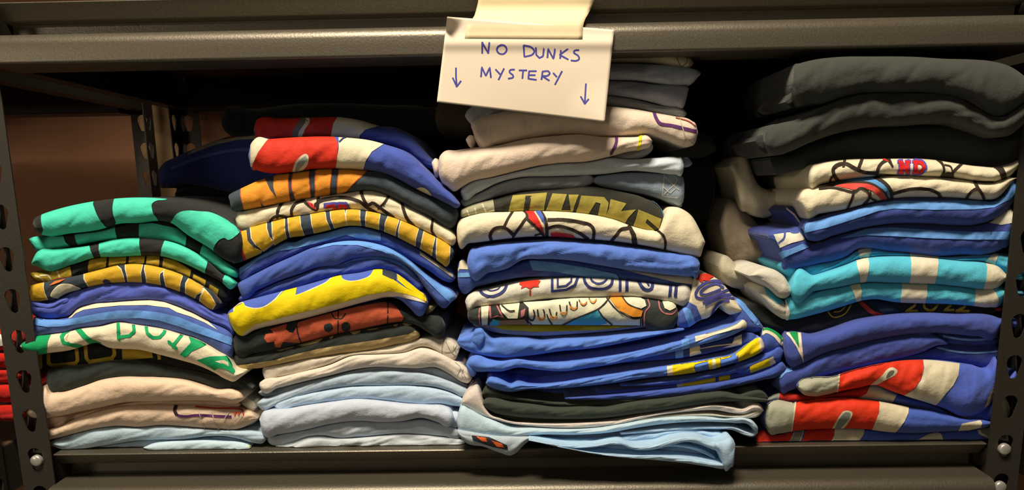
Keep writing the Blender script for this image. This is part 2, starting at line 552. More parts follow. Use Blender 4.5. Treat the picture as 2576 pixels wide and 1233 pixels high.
def make_rack(name, XL, XR, label):
    e = empty(name, ((XL + XR)/2, DEP/2, -0.95))
    e['org'] = [float(v) for v in ORG[e.name]]
    tag(e, label, 'shelving', 'black steel racks side by side')
    zhl = P(31, 727)[2]; zhr = P(2553, 790)[2]
    Z0, Z1 = -0.95, 1.18
    pl = post(e, XL, -1, 0.0, 1, zhl, Z0, Z1)
    pr = post(e, XR, 1, 0.0, 1, zhr, Z0, Z1)
    post(e, XL, -1, DEP, -1, zhl, Z0, Z1)
    post(e, XR, 1, DEP, -1, zhr, Z0, Z1)
    for zt in (0.0, ZTOP, -0.62, 1.12):
        V, F = sweep(rail_profile(zt, 1), XL - 0.001, XR + 0.001)
        mk('beam', V, F, PAINT_LIT, e, sharp=40)
        V2 = V.copy(); V2[:, 1] = DEP - V2[:, 1]
        mk('beam', V2, [f[::-1] for f in F], PAINT, e, sharp=40)
        for s, X in ((1, XL), (-1, XR)):
            pr_ = [(X - s*PW*0.95 + s*0.0*d, z) for d, z in ()]
            x0, x1 = sorted((X - s*0.038, X - s*0.012))
            V, F = box(x0, x1, 0.012, DEP - 0.012, zt - 0.066, zt - 0.002)
            mk('side_beam', V, F, PAINT, e, smooth=False)
        V, F = box(XL - 0.036, XR + 0.036, 0.043, DEP - 0.043, zt - 0.013, zt - 0.0005)
        mk('shelf_board', V, F, BOARD, e, smooth=False)
    return e, pl, pr
rack, pl, pr = make_rack('shelving_rack', XL, XR, 'black steel boltless rack whose front posts hold the four shirt stacks')
for (px, py) in ((90, 1160),):
    q = P(px, py, -0.004); o = rivet(rack, q[0], 0.0, q[2]); 
for (px, py) in ((2529, 1131), (2518, 1226)):
    q = P(px, py, -0.004); o = rivet(rack, q[0], 0.0, q[2])
dxn = -(XR - XL) - 2*PW - 0.046
nb, _, _ = make_rack('shelving_rack', XL + dxn, XR + dxn, 'black steel rack beyond the left post, holding the red shirts')

dxr = (XR - XL) + 2*PW + 0.046
make_rack('shelving_rack', XL + dxr, XR + dxr, 'black steel rack beyond the right post, only glimpsed at the right edge')
# ------------------------------------------------------------------ room
WALLM = simple('brown_wall_paint', (0.36, 0.175, 0.095), rough=0.9, nscale=60, bump=0.15, var=0.06)
FLOORM = simple('concrete_floor', (0.22, 0.20, 0.18), rough=0.8, nscale=8, bump=0.2)
TANM = simple('tan_wall_strip', (0.36, 0.24, 0.12), rough=0.85, nscale=20, bump=0.15, var=0.25)
V, F = box(-3.0, 3.2, 0.70, 0.76, -0.95, 1.9)
tag(mk('wall_back', V, F, WALLM, smooth=False), kind='structure')
V, F = box(-3.0, 3.2, -4.0, 0.76, -1.0, -0.95)
tag(mk('floor', V, F, FLOORM, smooth=False), kind='structure')
a, b = P(388, 300, 0.685), P(440, 300, 0.685)  # tan strip set against the wall in the gap between the rear posts
V, F = box(a[0] - .03, b[0] + .01, 0.685, 0.70, -0.95, 1.2)
tag(mk('tan_strip_1', V, F, TANM, smooth=False), kind='structure')

# ------------------------------------------------------------------ paper sign
PAPER = simple('white_paper', (0.88, 0.77, 0.62), rough=0.75, nscale=40, bump=0.05, spec=0.25, var=0.02)
TAPE = simple('masking_tape', (0.78, 0.66, 0.42), rough=0.65, nscale=90, bump=0.25, spec=0.3, var=0.05)
INK = simple('blue_ink', (0.07, 0.07, 0.42), rough=0.6, nscale=300, bump=0.0, var=0.3)
def paperY(x, y):
    x = np.asarray(x, float); y = np.asarray(y, float)
    fold = -0.0026 * np.exp(-((y - 108)/16.0)**2)
    low = np.clip((y - 150)/150, 0, 1)
    curl = -0.014 * np.clip(1 - np.hypot(x - 1125, y - 42)/42, 0, 1)**1.3
    wave = 0.0012*np.sin((x - 1100)/90.0)*low + 0.003*low**2*np.sin((x - 1180)/170.0)
    crn = -0.006 * np.clip(1 - np.hypot(x - 1522, y - 305)/110, 0, 1)**1.5
    return -0.0225 + fold + curl + wave - 0.001 + crn
TLc, TRc, BRc, BLc = (1125, 42), (1545, 75), (1521, 307), (1099, 257)
def pq(u, v):
    tl, tr, br, bl = map(np.array, (TLc, TRc, BRc, BLc))
    u = u[:, None]; v = v[:, None]
    return (1-v)*((1-u)*tl + u*tr) + v*((1-u)*bl + u*br)
nu, nv = 60, 40
U, Vv = np.meshgrid(np.linspace(0, 1, nu+1), np.linspace(0, 1, nv+1), indexing='ij')
p = pq(U.ravel(), Vv.ravel())
pts = unproj(p[:, 0], p[:, 1], paperY(p[:, 0], p[:, 1]))
F = [(i*(nv+1)+j, i*(nv+1)+j+1, (i+1)*(nv+1)+j+1, (i+1)*(nv+1)+j) for i in range(nu) for j in range(nv)]
sign = mk('paper_sign', pts, F, PAPER)
sign['org'] = [float(v) for v in ORG[sign.name]]
so = sign.modifiers.new('thickness', 'SOLIDIFY'); so.thickness = 0.0003; so.offset = 1
tag(sign, 'white handwritten paper sign reading NO DUNKS MYSTERY taped to the upper rail', 'sign')
def on_paper(shapes, name, mat, eps):
    parts_ = []
    for sh in shapes:
        loops, test = shape(sh)
        al = np.vstack(loops)
        xa, ya = al.min(0); xb, yb = al.max(0)
        g = np.array([(x, y) for x in np.arange(xa, xb, 5) for y in np.arange(ya, yb, 5)])
        r = cdt_fill(loops, test, None, [], lambda l: l, None, g)
        if r is None: continue
        v, f = r; f = f[test(v[f].mean(1))]
        if not len(f): continue
        q = unproj(v[:, 0], v[:, 1], paperY(v[:, 0], v[:, 1]) - eps)
        parts_.append((q, f))
    for V, F in cluster(parts_, 0.0009): mk(name, V, F, mat, sign)
ws = 4.3
hand = [[(1213,135),(1213,107),(1228,133),(1231,107)],
 [(1317,114),(1319,142)], [(1348,119),(1349,138),(1357,146),(1366,141),(1368,123)],
 [(1377,146),(1379,123),(1392,148),(1396,124)], [(1411,126),(1409,148)], [(1427,124),(1408,138),(1430,150)],
 [(1210,194),(1212,169),(1222,191),(1232,170),(1235,196)],
 [(1247,175),(1258,187)], [(1268,172),(1254,201)],
 [(1305,177),(1326,177)], [(1316,178),(1314,198)], [(1350,179),(1331,179),(1329,198),(1350,201)], [(1331,189),(1347,189)],
 [(1365,179),(1362,201)], [(1392,184),(1401,194)], [(1414,179),(1396,213)],
 [(1147,170),(1147,192),(1149,218)], [(1139,196),(1149,218),(1160,203)],
 [(1474,210),(1471,260)], [(1461,243),(1471,261),(1481,249)]]
soft = [[(1262,113),(1253,117),(1250,126),(1255,134),(1265,136),(1273,130),(1274,121),(1268,114),(1260,113)],
 [(1317,114),(1335,118),(1344,128),(1338,138),(1319,143)],
 [(1457,126),(1446,127),(1444,133),(1454,140),(1457,148),(1449,153),(1436,152)],
 [(1295,175),(1284,176),(1282,182),(1290,189),(1290,195),(1278,198)],
 [(1365,180),(1378,179),(1383,185),(1376,191),(1366,192),(1382,203)]]
on_paper([('l', ws, h) for h in hand] + [('s', ws, h) for h in soft], 'handwritten_letter', INK, 0.00045)

# tape: lower strip on the paper, then up over the rail and into the recess
def tape_strip(rows, name, parent, mat):
    V = []; n = 24
    for (xa, xb, ya, yb, Ya, jag) in rows:
        t = np.linspace(0, 1, n + 1)
        q = unproj(xa + (xb - xa)*t, ya + (yb - ya)*t, np.full(n + 1, 0.0) + (paperY(xa + (xb-xa)*t, ya + (yb-ya)*t) - 0.0006 if Ya is None else Ya))
        V.append(q)
    m = len(rows)
    F = [(i*(n+1)+j, (i+1)*(n+1)+j, (i+1)*(n+1)+j+1, i*(n+1)+j+1) for i in range(m-1) for j in range(n)]
    o = mk(name, np.vstack(V), F, mat, parent)
    s = o.modifiers.new('thickness', 'SOLIDIFY'); s.thickness = 0.00025; s.offset = 1
    return o
tp = tape_strip([(1169, 1465, 97, 99, None, 0), (1170, 1466, 86, 88, None, 0), (1172, 1466, 74, 77, None, 0), (1177, 1467, 62, 66, -0.0240, 0), (1184, 1469, 52, 56, -0.0225, 0),
   (1190, 1473, 45, 46, -0.018, 0), (1194, 1479, 38, 36, -0.009, 0), (1198, 1487, 24, 20, 0.001, 0), (1202, 1493, 8, 6, -0.001, 0), (1205, 1500, -12, -14, -0.0015, 0), (1206, 1504, -40, -40, -0.002, 0)], 'masking_tape', None, TAPE)
tag(tp, 'wide cream masking tape strip holding the paper sign to the rail', 'tape')
# ------------------------------------------------------------------ colours (as they look fully lit)
WHITE=(250,218,173); CREAM=(230,206,162); TEAL=(80,210,166); BLACK=(44,43,38); GOLD=(222,165,40); DGOLD=(190,150,40)
CHAR=(58,64,72); ROYAL=(66,88,160); LBLUE=(92,152,226); NAVY=(38,46,104); GREEN=(22,158,88); PINK=(242,198,158); GREY=(176,178,178)
PALE=(196,208,216); LILAC=(176,172,176); RED=(214,48,26); ORANGE=(246,150,44); YELLOW=(250,208,8); DKG=(50,54,46); CYAN=(58,182,208)
HEATH=(178,168,136); RUST=(206,90,54); TAN=(196,160,100); PURPLE=(98,44,96); SKY=(186,208,232)
G1='shirts in the leftmost front stack'; G2='shirts in the second front stack'; G3='shirts in the third front stack, under the sign'; G4='shirts in the rightmost front stack'
G5='dark shirts in the rear row'; G6='red shirts on the neighbouring rack'
st='printed_stripe'; gr='printed_shape'; lt='printed_letter'
Y1=0.026
# ================================================================== stack 1 (leftmost), bottom to top
shirt('grey white shirt at the very bottom of the leftmost stack, short roll end right', PALE,
 [(360,1125),(385,1116),(430,1110),(500,1107),(560,1109),(620,1116),(632,1121)], [(360,1128),(380,1139),(450,1140),(550,1139),(628,1136),(632,1130)], G1, Y1, -0.002, ends=(18,4),
 prints=[(st,(236,236,190),[('p',[(622,1108),(640,1108),(640,1140),(622,1140)])])],
 folds=[dict(T=[(170,1131),(300,1114),(360,1106),(480,1104),(560,1098),(620,1108),(640,1118)], B=[(170,1136),(380,1139),(560,1139),(640,1132)], dy=.014, rgb=GREY)])
shirt('blue grey shirt second from the bottom of the leftmost stack', SKY[:2]+(220,) if False else (186,198,206),
 [(128,1110),(150,1102),(200,1089),(250,1078),(300,1074),(350,1076),(400,1072),(500,1077),(560,1081),(600,1082),(640,1082),(668,1090)],
 [(130,1122),(160,1132),(200,1130),(250,1123),(300,1115),(350,1108),(400,1106),(470,1105),(520,1098),(560,1097),(600,1104),(640,1115),(668,1118)], G1, Y1, ends=(10,14))
shirt('pink shirt with thin purple and red printed lines in the leftmost stack', PINK,
 [(90,1082),(122,1080),(140,1075),(180,1058),(220,1044),(300,1024),(400,1019),(480,1020),(560,1022),(610,1030),(640,1042),(647,1052)],
 [(90,1096),(125,1106),(150,1101),(200,1088),(250,1077),(300,1072),(350,1075),(400,1070),(450,1072),(500,1076),(560,1080),(590,1081),(610,1076),(635,1064),(647,1056)], G1, Y1, ends=(9,6),
 prints=[(st,PURPLE,[('s',6.5,[(442,1040),(450,1046),(470,1048),(500,1045),(582,1049)])]), (st,(50,30,34),[('s',8,[(444,1018),(439,1032),(443,1041)])]),
  (st,(190,60,40),[('s',4,[(492,1024),(540,1028),(595,1029),(610,1034),(612,1042)])]), (gr,(222,90,50),[('p',[(585,1037),(590,1047),(595,1037),(600,1047),(605,1037)])]),
  (gr,(196,172,142),[('s',2,[(498,1032),(508,1060),(514,1077)]),('s',2,[(532,1034),(540,1060),(550,1078)]),('s',2,[(575,1038),(560,1060),(550,1077),(540,1079)]),('s',2,[(610,1045),(590,1060),(575,1078)])])],
 folds=[dict(T=[(585,1030),(610,1030),(635,1038),(648,1050)],B=[(585,1050),(605,1066),(625,1072),(648,1060)],dy=.012,rgb=(200,180,150))])
shirt('plain pale pink shirt with a pointed left corner over the post, leftmost stack', PINK,
 [(65,1036),(75,1022),(90,998),(105,975),(113,969),(122,986),(140,989),(200,975),(250,958),(300,950),(350,950),(400,951),(470,958),(510,970),(540,980),(590,980),(605,987),(613,996)],
 [(65,1041),(75,1049),(100,1052),(150,1047),(200,1036),(250,1026),(310,1013),(400,1010),(480,1008),(540,1009),(600,1013),(613,1006)], G1, Y1, -.010, ends=(3,7),
 folds=[dict(T=[(112,1050),(150,1046),(200,1034),(250,1024),(310,1012),(400,1008),(540,1008),(605,1012)], B=[(112,1076),(140,1075),(180,1058),(220,1043),(300,1023),(400,1018),(470,1018),(605,1024)], dy=.013),
  dict(T=[(600,988),(620,998),(640,1012),(646,1020)],B=[(600,1010),(620,1026),(640,1034),(646,1028)],dy=.016,rgb=(186,168,140))])
shirt('plain black green shirt above the pink one in the leftmost stack', DKG,
 [(116,937),(122,932),(170,922),(220,917),(260,910),(300,905),(340,906),(400,917),(470,930),(540,945),(600,955),(635,972)],
 [(116,975),(125,990),(150,988),(200,975),(250,958),(300,950),(380,949),(440,953),(500,962),(540,978),(570,983),(620,980),(635,984)], G1, Y1, ends=(5,10))
shirt('black shirt with gold outlined letters, under the green and white one', (34,34,30),
 [(88,898),(118,889),(180,880),(225,865),(240,862),(275,875),(350,880),(400,892),(450,905),(520,925),(560,945)], [(88,918),(95,931),(130,925),(200,920),(250,918),(300,908),(350,908),(420,917),(500,932),(560,948)], G1, Y1, .006,
 prints=[(lt,DGOLD,[('l',9,[(122,880),(122,913),(132,920),(190,914),(195,906),(192,874)]),('l',9,[(215,868),(217,900),(224,910),(282,901),(288,892),(285,868)]),('p',[(306,870),(308,906),(385,900),(380,875)]),
   ('p',[(84,890),(106,890),(106,926),(96,934),(84,925)]),('p',[(395,890),(397,905),(405,905),(404,890)])])])
shirt('green and white shirt with green block letters, leftmost stack', WHITE,
 [(50,868),(62,860),(75,852),(125,842),(162,837),(200,828),(250,822),(300,812),(337,817),(400,827),(450,840),(500,856),(550,885),(577,902),(590,925),(602,930),(617,933)],
 [(50,874),(65,888),(85,893),(118,889),(180,880),(225,866),(240,862),(275,875),(310,878),(350,880),(400,892),(450,905),(500,920),(540,938),(570,955),(590,960),(607,947),(617,940)], G1, Y1, -.012, ends=(6,3),
 prints=[(lt,GREEN,[('c',[(40,870),(60,850),(100,836),(130,834),(126,846),(119,862),(118,885),(118,900),(80,905),(45,885)]),
   ('l',9,[(185,826),(163,836),(155,848),(159,862),(180,868),(207,873)]),('l',13,[(194,826),(212,846),(228,860),(252,868)]),
   ('l',8,[(297,805),(298,852)]),('l',8,[(300,848),(325,845),(337,835),(335,808)]),('l',8,[(366,812),(370,838),(384,850),(402,849),(414,836),(418,818)]),
   ('l',8,[(424,860),(444,877)]),('l',8,[(436,868),(462,838)]),('p',[(474,846),(480,862),(452,892),(466,900),(482,884),(520,868),(506,858)]),
   ('p',[(494,906),(528,897),(572,896),(580,904),(586,925),(592,932),(588,941),(570,930),(550,925),(540,932),(520,920)])]),
  (lt,WHITE,[('p',[(540,909),(562,906),(574,912),(576,922)]), ('l',3.5,[(170,842),(165,850),(178,862)])])])
shirt('royal blue shirt with white and light blue bands under the plain blue one', ROYAL,
 [(83,797),(110,803),(155,801),(178,795),(192,780),(225,767),(275,761),(337,756),(400,757),(475,782),(525,807),(575,830),(588,843)],
 [(84,850),(125,843),(162,838),(200,828),(250,822),(300,812),(337,818),(400,828),(450,841),(500,857),(550,886),(577,903),(588,895)], G1, Y1, ends=(4,5),
 prints=[(st,WHITE,[('p',[(172,802),(192,774),(225,762),(275,755),(337,750),(400,751),(440,760),(480,780),(510,797),(548,831),(515,812),(480,797),(445,786),(425,775),(370,768),(300,769),(250,774),(210,780),(190,789),(180,799)])]),
   (st,LBLUE,[('p',[(80,797),(110,804),(160,806),(200,798),(250,788),(300,781),(350,781),(400,786),(450,798),(500,818),(550,838),(586,851),(582,869),(540,853),(500,839),(450,821),(400,806),(350,800),(300,801),(250,805),(200,814),(160,821),(120,823),(80,817)])])])
shirt('plain royal blue shirt with a twisted left end, leftmost stack', (70,86,178),
 [(75,752),(92,756),(120,757),(140,754),(160,740),(200,727),(250,715),(300,709),(350,709),(400,716),(450,732),(500,757),(537,782),(575,802),(592,817)],
 [(76,785),(90,796),(120,803),(155,800),(175,795),(190,782),(225,767),(275,761),(337,756),(400,757),(475,782),(525,807),(575,832),(590,843),(592,838)], G1, Y1, amp=.004,
 folds=[dict(T=[(76,754),(100,759),(130,762),(150,752),(175,745)],B=[(78,768),(100,778),(130,780),(150,772),(175,762)],dy=-.006,r=.006)])
shirt('charcoal shirt with gold lettering and cream oval, upper of two gold printed', (54,58,64),
 [(72,722),(85,717),(110,711),(150,702),(210,690),(250,680),(300,668),(340,665),(400,673),(460,693),(510,720),(545,745),(554,762)],
 [(72,738),(78,753),(92,757),(120,758),(140,755),(160,741),(200,728),(250,716),(300,710),(350,710),(400,717),(450,733),(500,757),(530,778),(545,778),(554,768)], G1, Y1, -.004, ends=(6,4),
 prints=[(lt,WHITE,[('p',[(60,712),(111,707),(110,725),(114,740),(121,753),(90,760),(60,755)]),('p',[(210,680),(210,702),(216,713),(224,724),(316,712),(310,690),(305,676),(297,670),(297,655)]),
    ('p',[(314,655),(314,678),(318,693),(321,712),(357,712),(355,686),(360,668),(362,655)]),('p',[(365,660),(362,678),(366,696),(368,716),(406,722),(402,700),(403,689),(414,682),(414,662)]),
    ('p',[(413,670),(410,690),(413,706),(418,727),(452,735),(454,713),(460,696),(461,672)]),('p',[(475,698),(466,712),(465,737),(489,755),(494,743),(502,739),(511,733),(513,722)]),('p',[(513,724),(503,745),(500,760),(530,786),(544,766),(532,745)]),
    ('c',[(129,747),(132,732),(148,717),(170,714),(190,720),(203,729),(165,750)])]),
   (lt,GOLD,[('p',[(60,712),(109,707),(108,725),(112,740),(118,753),(90,760),(60,755)]),('p',[(212,680),(212,700),(218,711),(226,724),(314,712),(308,691),(303,678),(295,672),(295,655)]),
    ('p',[(316,655),(316,678),(320,692),(323,712),(355,712),(353,685),(358,668),(360,655)]),('p',[(367,660),(364,678),(368,695),(370,716),(404,722),(400,700),(401,688),(412,680),(412,662)]),
    ('p',[(415,670),(412,690),(415,705),(420,726),(450,734),(452,712),(458,695),(459,672)]),('p',[(477,701),(468,713),(467,736),(488,752),(492,742),(500,737),(508,732),(510,722)]),('p',[(515,730),(506,745),(503,758),(528,781),(541,765),(530,745)])]),
   (gr,(196,178,140),[('c',[(131,747),(134,733),(149,719),(170,716),(189,722),(200,731),(165,750)])]), (gr,(226,110,40),[('p',[(124,719),(138,709),(165,703),(150,711),(133,717)]),('p',[(545,735),(553,745),(552,760),(546,750)])]),
   (lt,(40,42,70),[('c',[(259,710),(262,703),(270,703),(279,712)])])])
shirt('black shirt with dark gold lettering, squeezed under the teal striped shirts', (36,35,30),
 [(75,688),(90,684),(112,680),(180,665),(240,648),(300,646),(350,643),(410,645),(450,657),(510,685),(560,712),(575,735)],
 [(75,692),(85,705),(100,712),(180,703),(212,691),(260,679),(310,668),(350,667),(400,675),(460,695),(510,722),(550,750),(575,760)], G1, Y1, .004, ends=(5,5),
 prints=[(lt,DGOLD,[('p',[(228,640),(221,670),(222,705),(262,700),(270,640)]),('p',[(275,640),(271,700),(312,690),(319,640)]),('p',[(325,640),(321,690),(356,690),(366,640)]),('p',[(370,640),(363,700),(397,700),(402,645)]),
   ('p',[(411,650),(404,700),(470,725),(481,680),(440,655)]),('p',[(487,690),(480,720),(512,740),(518,705)]),('p',[(528,715),(522,735),(545,750),(550,728)]),('p',[(60,675),(175,660),(182,705),(100,720),(60,710)])]),
   (lt,(226,206,150),[('l',4,[(88,693),(100,698),(112,708)]),('l',4,[(100,693),(120,692),(128,702)]),('l',4,[(144,682),(150,698)])]),(gr,(214,100,40),[('p',[(120,712),(140,700),(182,694),(182,704)])])])
def tealshirt(label,T,B,panels,dy,**k):
    return shirt(label, BLACK, T,B,G1,Y1,dy,prints=[(st,TEAL,[('c',p) for p in panels])],fuzz=.4,**k)
shirt('lowest of the three teal and black striped shirts', BLACK,
 [(79,662),(85,648),(92,636),(100,630),(140,627),(220,619),(290,603),(350,599),(400,603),(450,615),(520,655),(560,690),(578,697),(597,712)],
 [(79,666),(95,670),(105,676),(113,680),(180,666),(240,648),(300,646),(350,643),(410,645),(450,657),(510,685),(560,712),(580,728),(597,716)], G1, Y1, -.003, ends=(2,4), fuzz=.4,
 prints=[(st,TEAL,[('p',[(60,610),(224,605),(225,620),(228,632),(235,645),(240,655),(113,700),(60,690)]),('p',[(254,600),(249,612),(248,628),(251,640),(258,655),(358,655),(353,632),(350,612),(352,590)]),
   ('p',[(421,595),(412,610),(406,625),(404,640),(405,660),(516,700),(516,680),(520,668),(524,654)]),('p',[(568,688),(560,702),(560,712),(570,735),(605,730),(600,700)])])])
shirt('middle one of the three teal and black striped shirts, thin', BLACK,
 [(73,601),(88,596),(110,594),(180,589),(250,580),(300,565),(350,563),(400,557),(430,563),(470,592),(530,627),(560,652),(600,680)],
 [(73,605),(80,615),(86,625),(92,631),(140,627),(185,619),(240,608),(300,602),(345,599),(400,603),(450,615),(500,643),(540,672),(570,692),(600,700)], G1, Y1, .003, ends=(2,5), fuzz=.4,
 prints=[(st,TEAL,[('p',[(60,580),(158,580),(160,598),(165,610),(175,618),(180,630),(60,640)]),('p',[(186,580),(188,595),(191,608),(196,616),(297,606),(293,595),(290,582),(289,560)]),
   ('p',[(351,555),(349,575),(349,590),(351,605),(466,640),(466,620),(469,600),(470,580)]),('p',[(512,612),(506,625),(502,640),(560,690),(610,710),(610,670)])])])
shirt('topmost teal and black striped shirt of the leftmost stack', BLACK,
 [(82,560),(86,551),(92,546),(105,540),(150,525),(200,513),(240,506),(300,499),(350,497),(400,499),(440,503),(500,516),(540,531),(570,552),(600,576),(612,592)],
 [(82,564),(88,577),(96,586),(112,592),(180,587),(250,578),(300,563),(350,561),(400,556),(430,561),(470,590),(530,627),(560,650),(585,660),(603,655),(612,630)], G1, Y1, -.006, ends=(5,6), fuzz=.4,
 prints=[(st,TEAL,[('c',[(109,530),(105,540),(103,548),(104,562),(108,577),(117,600),(262,580),(262,567),(253,556),(244,541),(237,523),(234,512),(236,490)]),
   ('c',[(298,485),(288,500),(284,514),(283,528),(286,545),(291,557),(299,575),(402,575),(402,565),(394,548),(386,538),(382,524),(383,512),(396,505),(420,502),(425,485)]),
   ('c',[(430,566),(434,552),(440,543),(448,536),(458,532),(475,530),(500,532),(530,535),(562,549),(595,570),(604,582),(590,596),(575,604),(565,599),(554,602),(544,611),(537,624),(534,634),(500,625),(460,600)])])])
# ================================================================== stack 2
Y2=0.030
shirt('pale grey shirt at the very bottom of the second stack', (206,202,192),
 [(690,1120),(730,1113),(780,1098),(810,1097),(850,1103),(900,1101),(960,1096),(1000,1092),(1060,1094),(1120,1100),(1160,1106),(1169,1112)],
 [(692,1130),(700,1137),(760,1138),(830,1136),(900,1133),(1000,1132),(1080,1131),(1160,1128),(1169,1122)], G2, Y2, ends=(8,8), amp=.004)
shirt('light grey shirt second from the bottom of the second stack', (200,198,194),
 [(672,1096),(700,1093),(760,1083),(830,1067),(900,1059),(960,1062),(1010,1061),(1070,1056),(1110,1066),(1150,1080),(1160,1087)],
 [(673,1112),(685,1121),(730,1114),(780,1098),(810,1096),(850,1102),(900,1100),(950,1095),(1000,1091),(1060,1093),(1120,1099),(1152,1104),(1160,1098)], G2, Y2, .001, ends=(6,8), amp=.003)
shirt('thick pale grey shirt third from the bottom of the second stack', (206,202,200),
 [(652,1050),(660,1038),(675,1032),(720,1028),(780,1018),(840,1010),(890,1004),(950,1007),(1010,1015),(1080,1018),(1118,1022),(1135,1032),(1143,1045)],
 [(653,1062),(658,1085),(665,1096),(700,1093),(760,1083),(830,1067),(900,1059),(960,1062),(1010,1060),(1065,1052),(1100,1062),(1133,1072),(1143,1060)], G2, Y2, -.006, ends=(9,9),
 folds=[dict(T=[(1125,1035),(1145,1033),(1160,1036)],B=[(1125,1075),(1145,1078),(1160,1070)],dy=.01)])
shirt('light blue shirt with a cut left end, fourth from the bottom, second stack', (186,198,216),
 [(689,1015),(700,1010),(740,998),(800,985),(860,974),(950,971),(1050,971),(1100,977),(1140,990),(1165,1003),(1176,1012)],
 [(692,1024),(697,1031),(740,1024),(780,1018),(840,1010),(890,1004),(950,1006),(1000,1011),(1060,1018),(1110,1016),(1150,1022),(1168,1022),(1176,1018)], G2, Y2, ends=(3,6))
shirt('blue grey shirt with a small left tip, fifth from the bottom, second stack', (180,188,196),
 [(646,1014),(655,1007),(680,1000),(720,985),(800,958),(860,943),(920,935),(1000,933),(1070,940),(1120,955),(1160,970),(1179,978)],
 [(647,1020),(657,1030),(690,1022),(720,1010),(780,990),(860,974),(950,970),(1050,970),(1100,975),(1140,988),(1165,998),(1179,988)], G2, Y2, ends=(5,4))
shirt('shaded grey shirt right under the pink ones in the second stack', (166,168,172),
 [(650,984),(700,976),(760,961),(830,945),(900,928),(950,923),(1050,927),(1100,927),(1130,941),(1160,962),(1178,970)],
 [(652,992),(665,997),(700,993),(760,974),(800,960),(860,945),(950,936),(1000,935),(1070,942),(1120,957),(1178,979)], G2, Y2, .006, ends=(8,4))
shirt('lower of the two pale pink shirts in the second stack', (232,206,176),
 [(652,963),(665,955),(700,950),(760,936),(830,918),(880,897),(950,892),(1020,887),(1060,876),(1090,882),(1140,906),(1180,932),(1188,946)],
 [(653,975),(658,983),(700,976),(760,961),(830,945),(900,928),(950,923),(1000,925),(1050,927),(1100,925),(1130,940),(1165,962),(1180,963),(1188,954)], G2, Y2, -.003, ends=(3,5),
 prints=[(gr,(176,160,136),[('s',1.6,[(1145,912),(1158,925),(1150,945)]),('s',1.6,[(1158,925),(1172,950),(1180,955)]),('s',1.6,[(1165,930),(1162,945),(1172,952)])])])
shirt('upper of the two pale pink shirts in the second stack', (222,198,166),
 [(660,924),(700,918),(760,905),(860,890),(940,878),(1000,867),(1050,852),(1090,848),(1115,852),(1140,860),(1156,875)],
 [(662,945),(665,952),(700,948),(760,935),(830,916),(880,896),(950,891),(1020,886),(1062,872),(1080,874),(1110,890),(1140,908),(1150,898),(1156,882)], G2, Y2, .001, ends=(4,5),
 prints=[(gr,(170,150,120),[('s',2,[(1117,852),(1112,875),(1112,890)]),('s',2,[(1122,862),(1135,885),(1146,895)]),('s',2,[(1150,870),(1135,885),(1118,886)]),('s',1.6,[(1140,870),(1148,888)])])])
shirt('black shirt with a tan printed lower edge and tan dashes, second stack', (50,50,42),
 [(582,898),(590,893),(640,891),(700,880),(750,868),(820,848),(880,835),(940,826),(1000,815),(1020,812),(1040,818),(1057,838)],
 [(583,906),(590,918),(640,927),(680,921),(740,908),(800,898),(860,890),(940,879),(1000,866),(1040,858),(1057,848)], G2, Y2, .002, ends=(5,3),
 prints=[(st,TAN,[('p',[(580,917),(600,919),(640,914),(690,906),(740,892),(800,878),(860,868),(930,858),(1000,846),(1030,840),(1044,832),(1060,840),(1060,870),(940,890),(740,915),(640,935),(580,930)]),
   ('p',[(690,882),(740,872),(736,876),(705,884)]),('p',[(745,868),(815,851),(800,862),(760,872)]),('p',[(880,836),(910,829),(905,838),(888,842)]),('c',[(922,828),(936,822),(952,820),(950,828),(930,832)]),('c',[(989,815),(1002,812),(998,822),(991,821)]),('p',[(1012,811),(1036,816),(1035,820),(1014,818)]),('p',[(829,848),(840,845),(836,852),(830,853)])])])
shirt('black shirt with a large rust orange print and two black dots', (46,48,42),
 [(585,848),(592,838),(620,838),(660,822),(700,815),(760,802),(820,787),(880,770),(940,757),(980,762),(1010,775),(1050,795),(1090,795),(1112,800),(1120,812)],
 [(586,875),(592,891),(640,890),(700,880),(750,866),(820,847),(880,834),(930,826),(980,815),(1020,811),(1050,820),(1080,838),(1110,852),(1118,840),(1120,830)], G2, Y2, .000, ends=(6,6),
 prints=[(gr,RUST,[('p',[(679,829),(700,822),(722,815),(719,828),(728,836),(738,838),(750,812),(800,795),(900,772),(978,758),(1000,775),(1016,800),(1010,808),(975,812),(900,828),(830,845),(752,862),(712,860),(704,874),(692,872),(690,860),(672,862),(664,852),(668,841),(680,839),(689,838)])]),
  (gr,(42,42,38),[('o',826,824,11.5,11.5),('o',870,822,11.5,11.5),('s',3,[(851,772),(850,838)]),('s',3,[(834,790),(842,801),(858,802),(869,790)]),('s',3,[(976,760),(975,812)]),('s',3.5,[(746,820),(750,842),(757,862)])])])
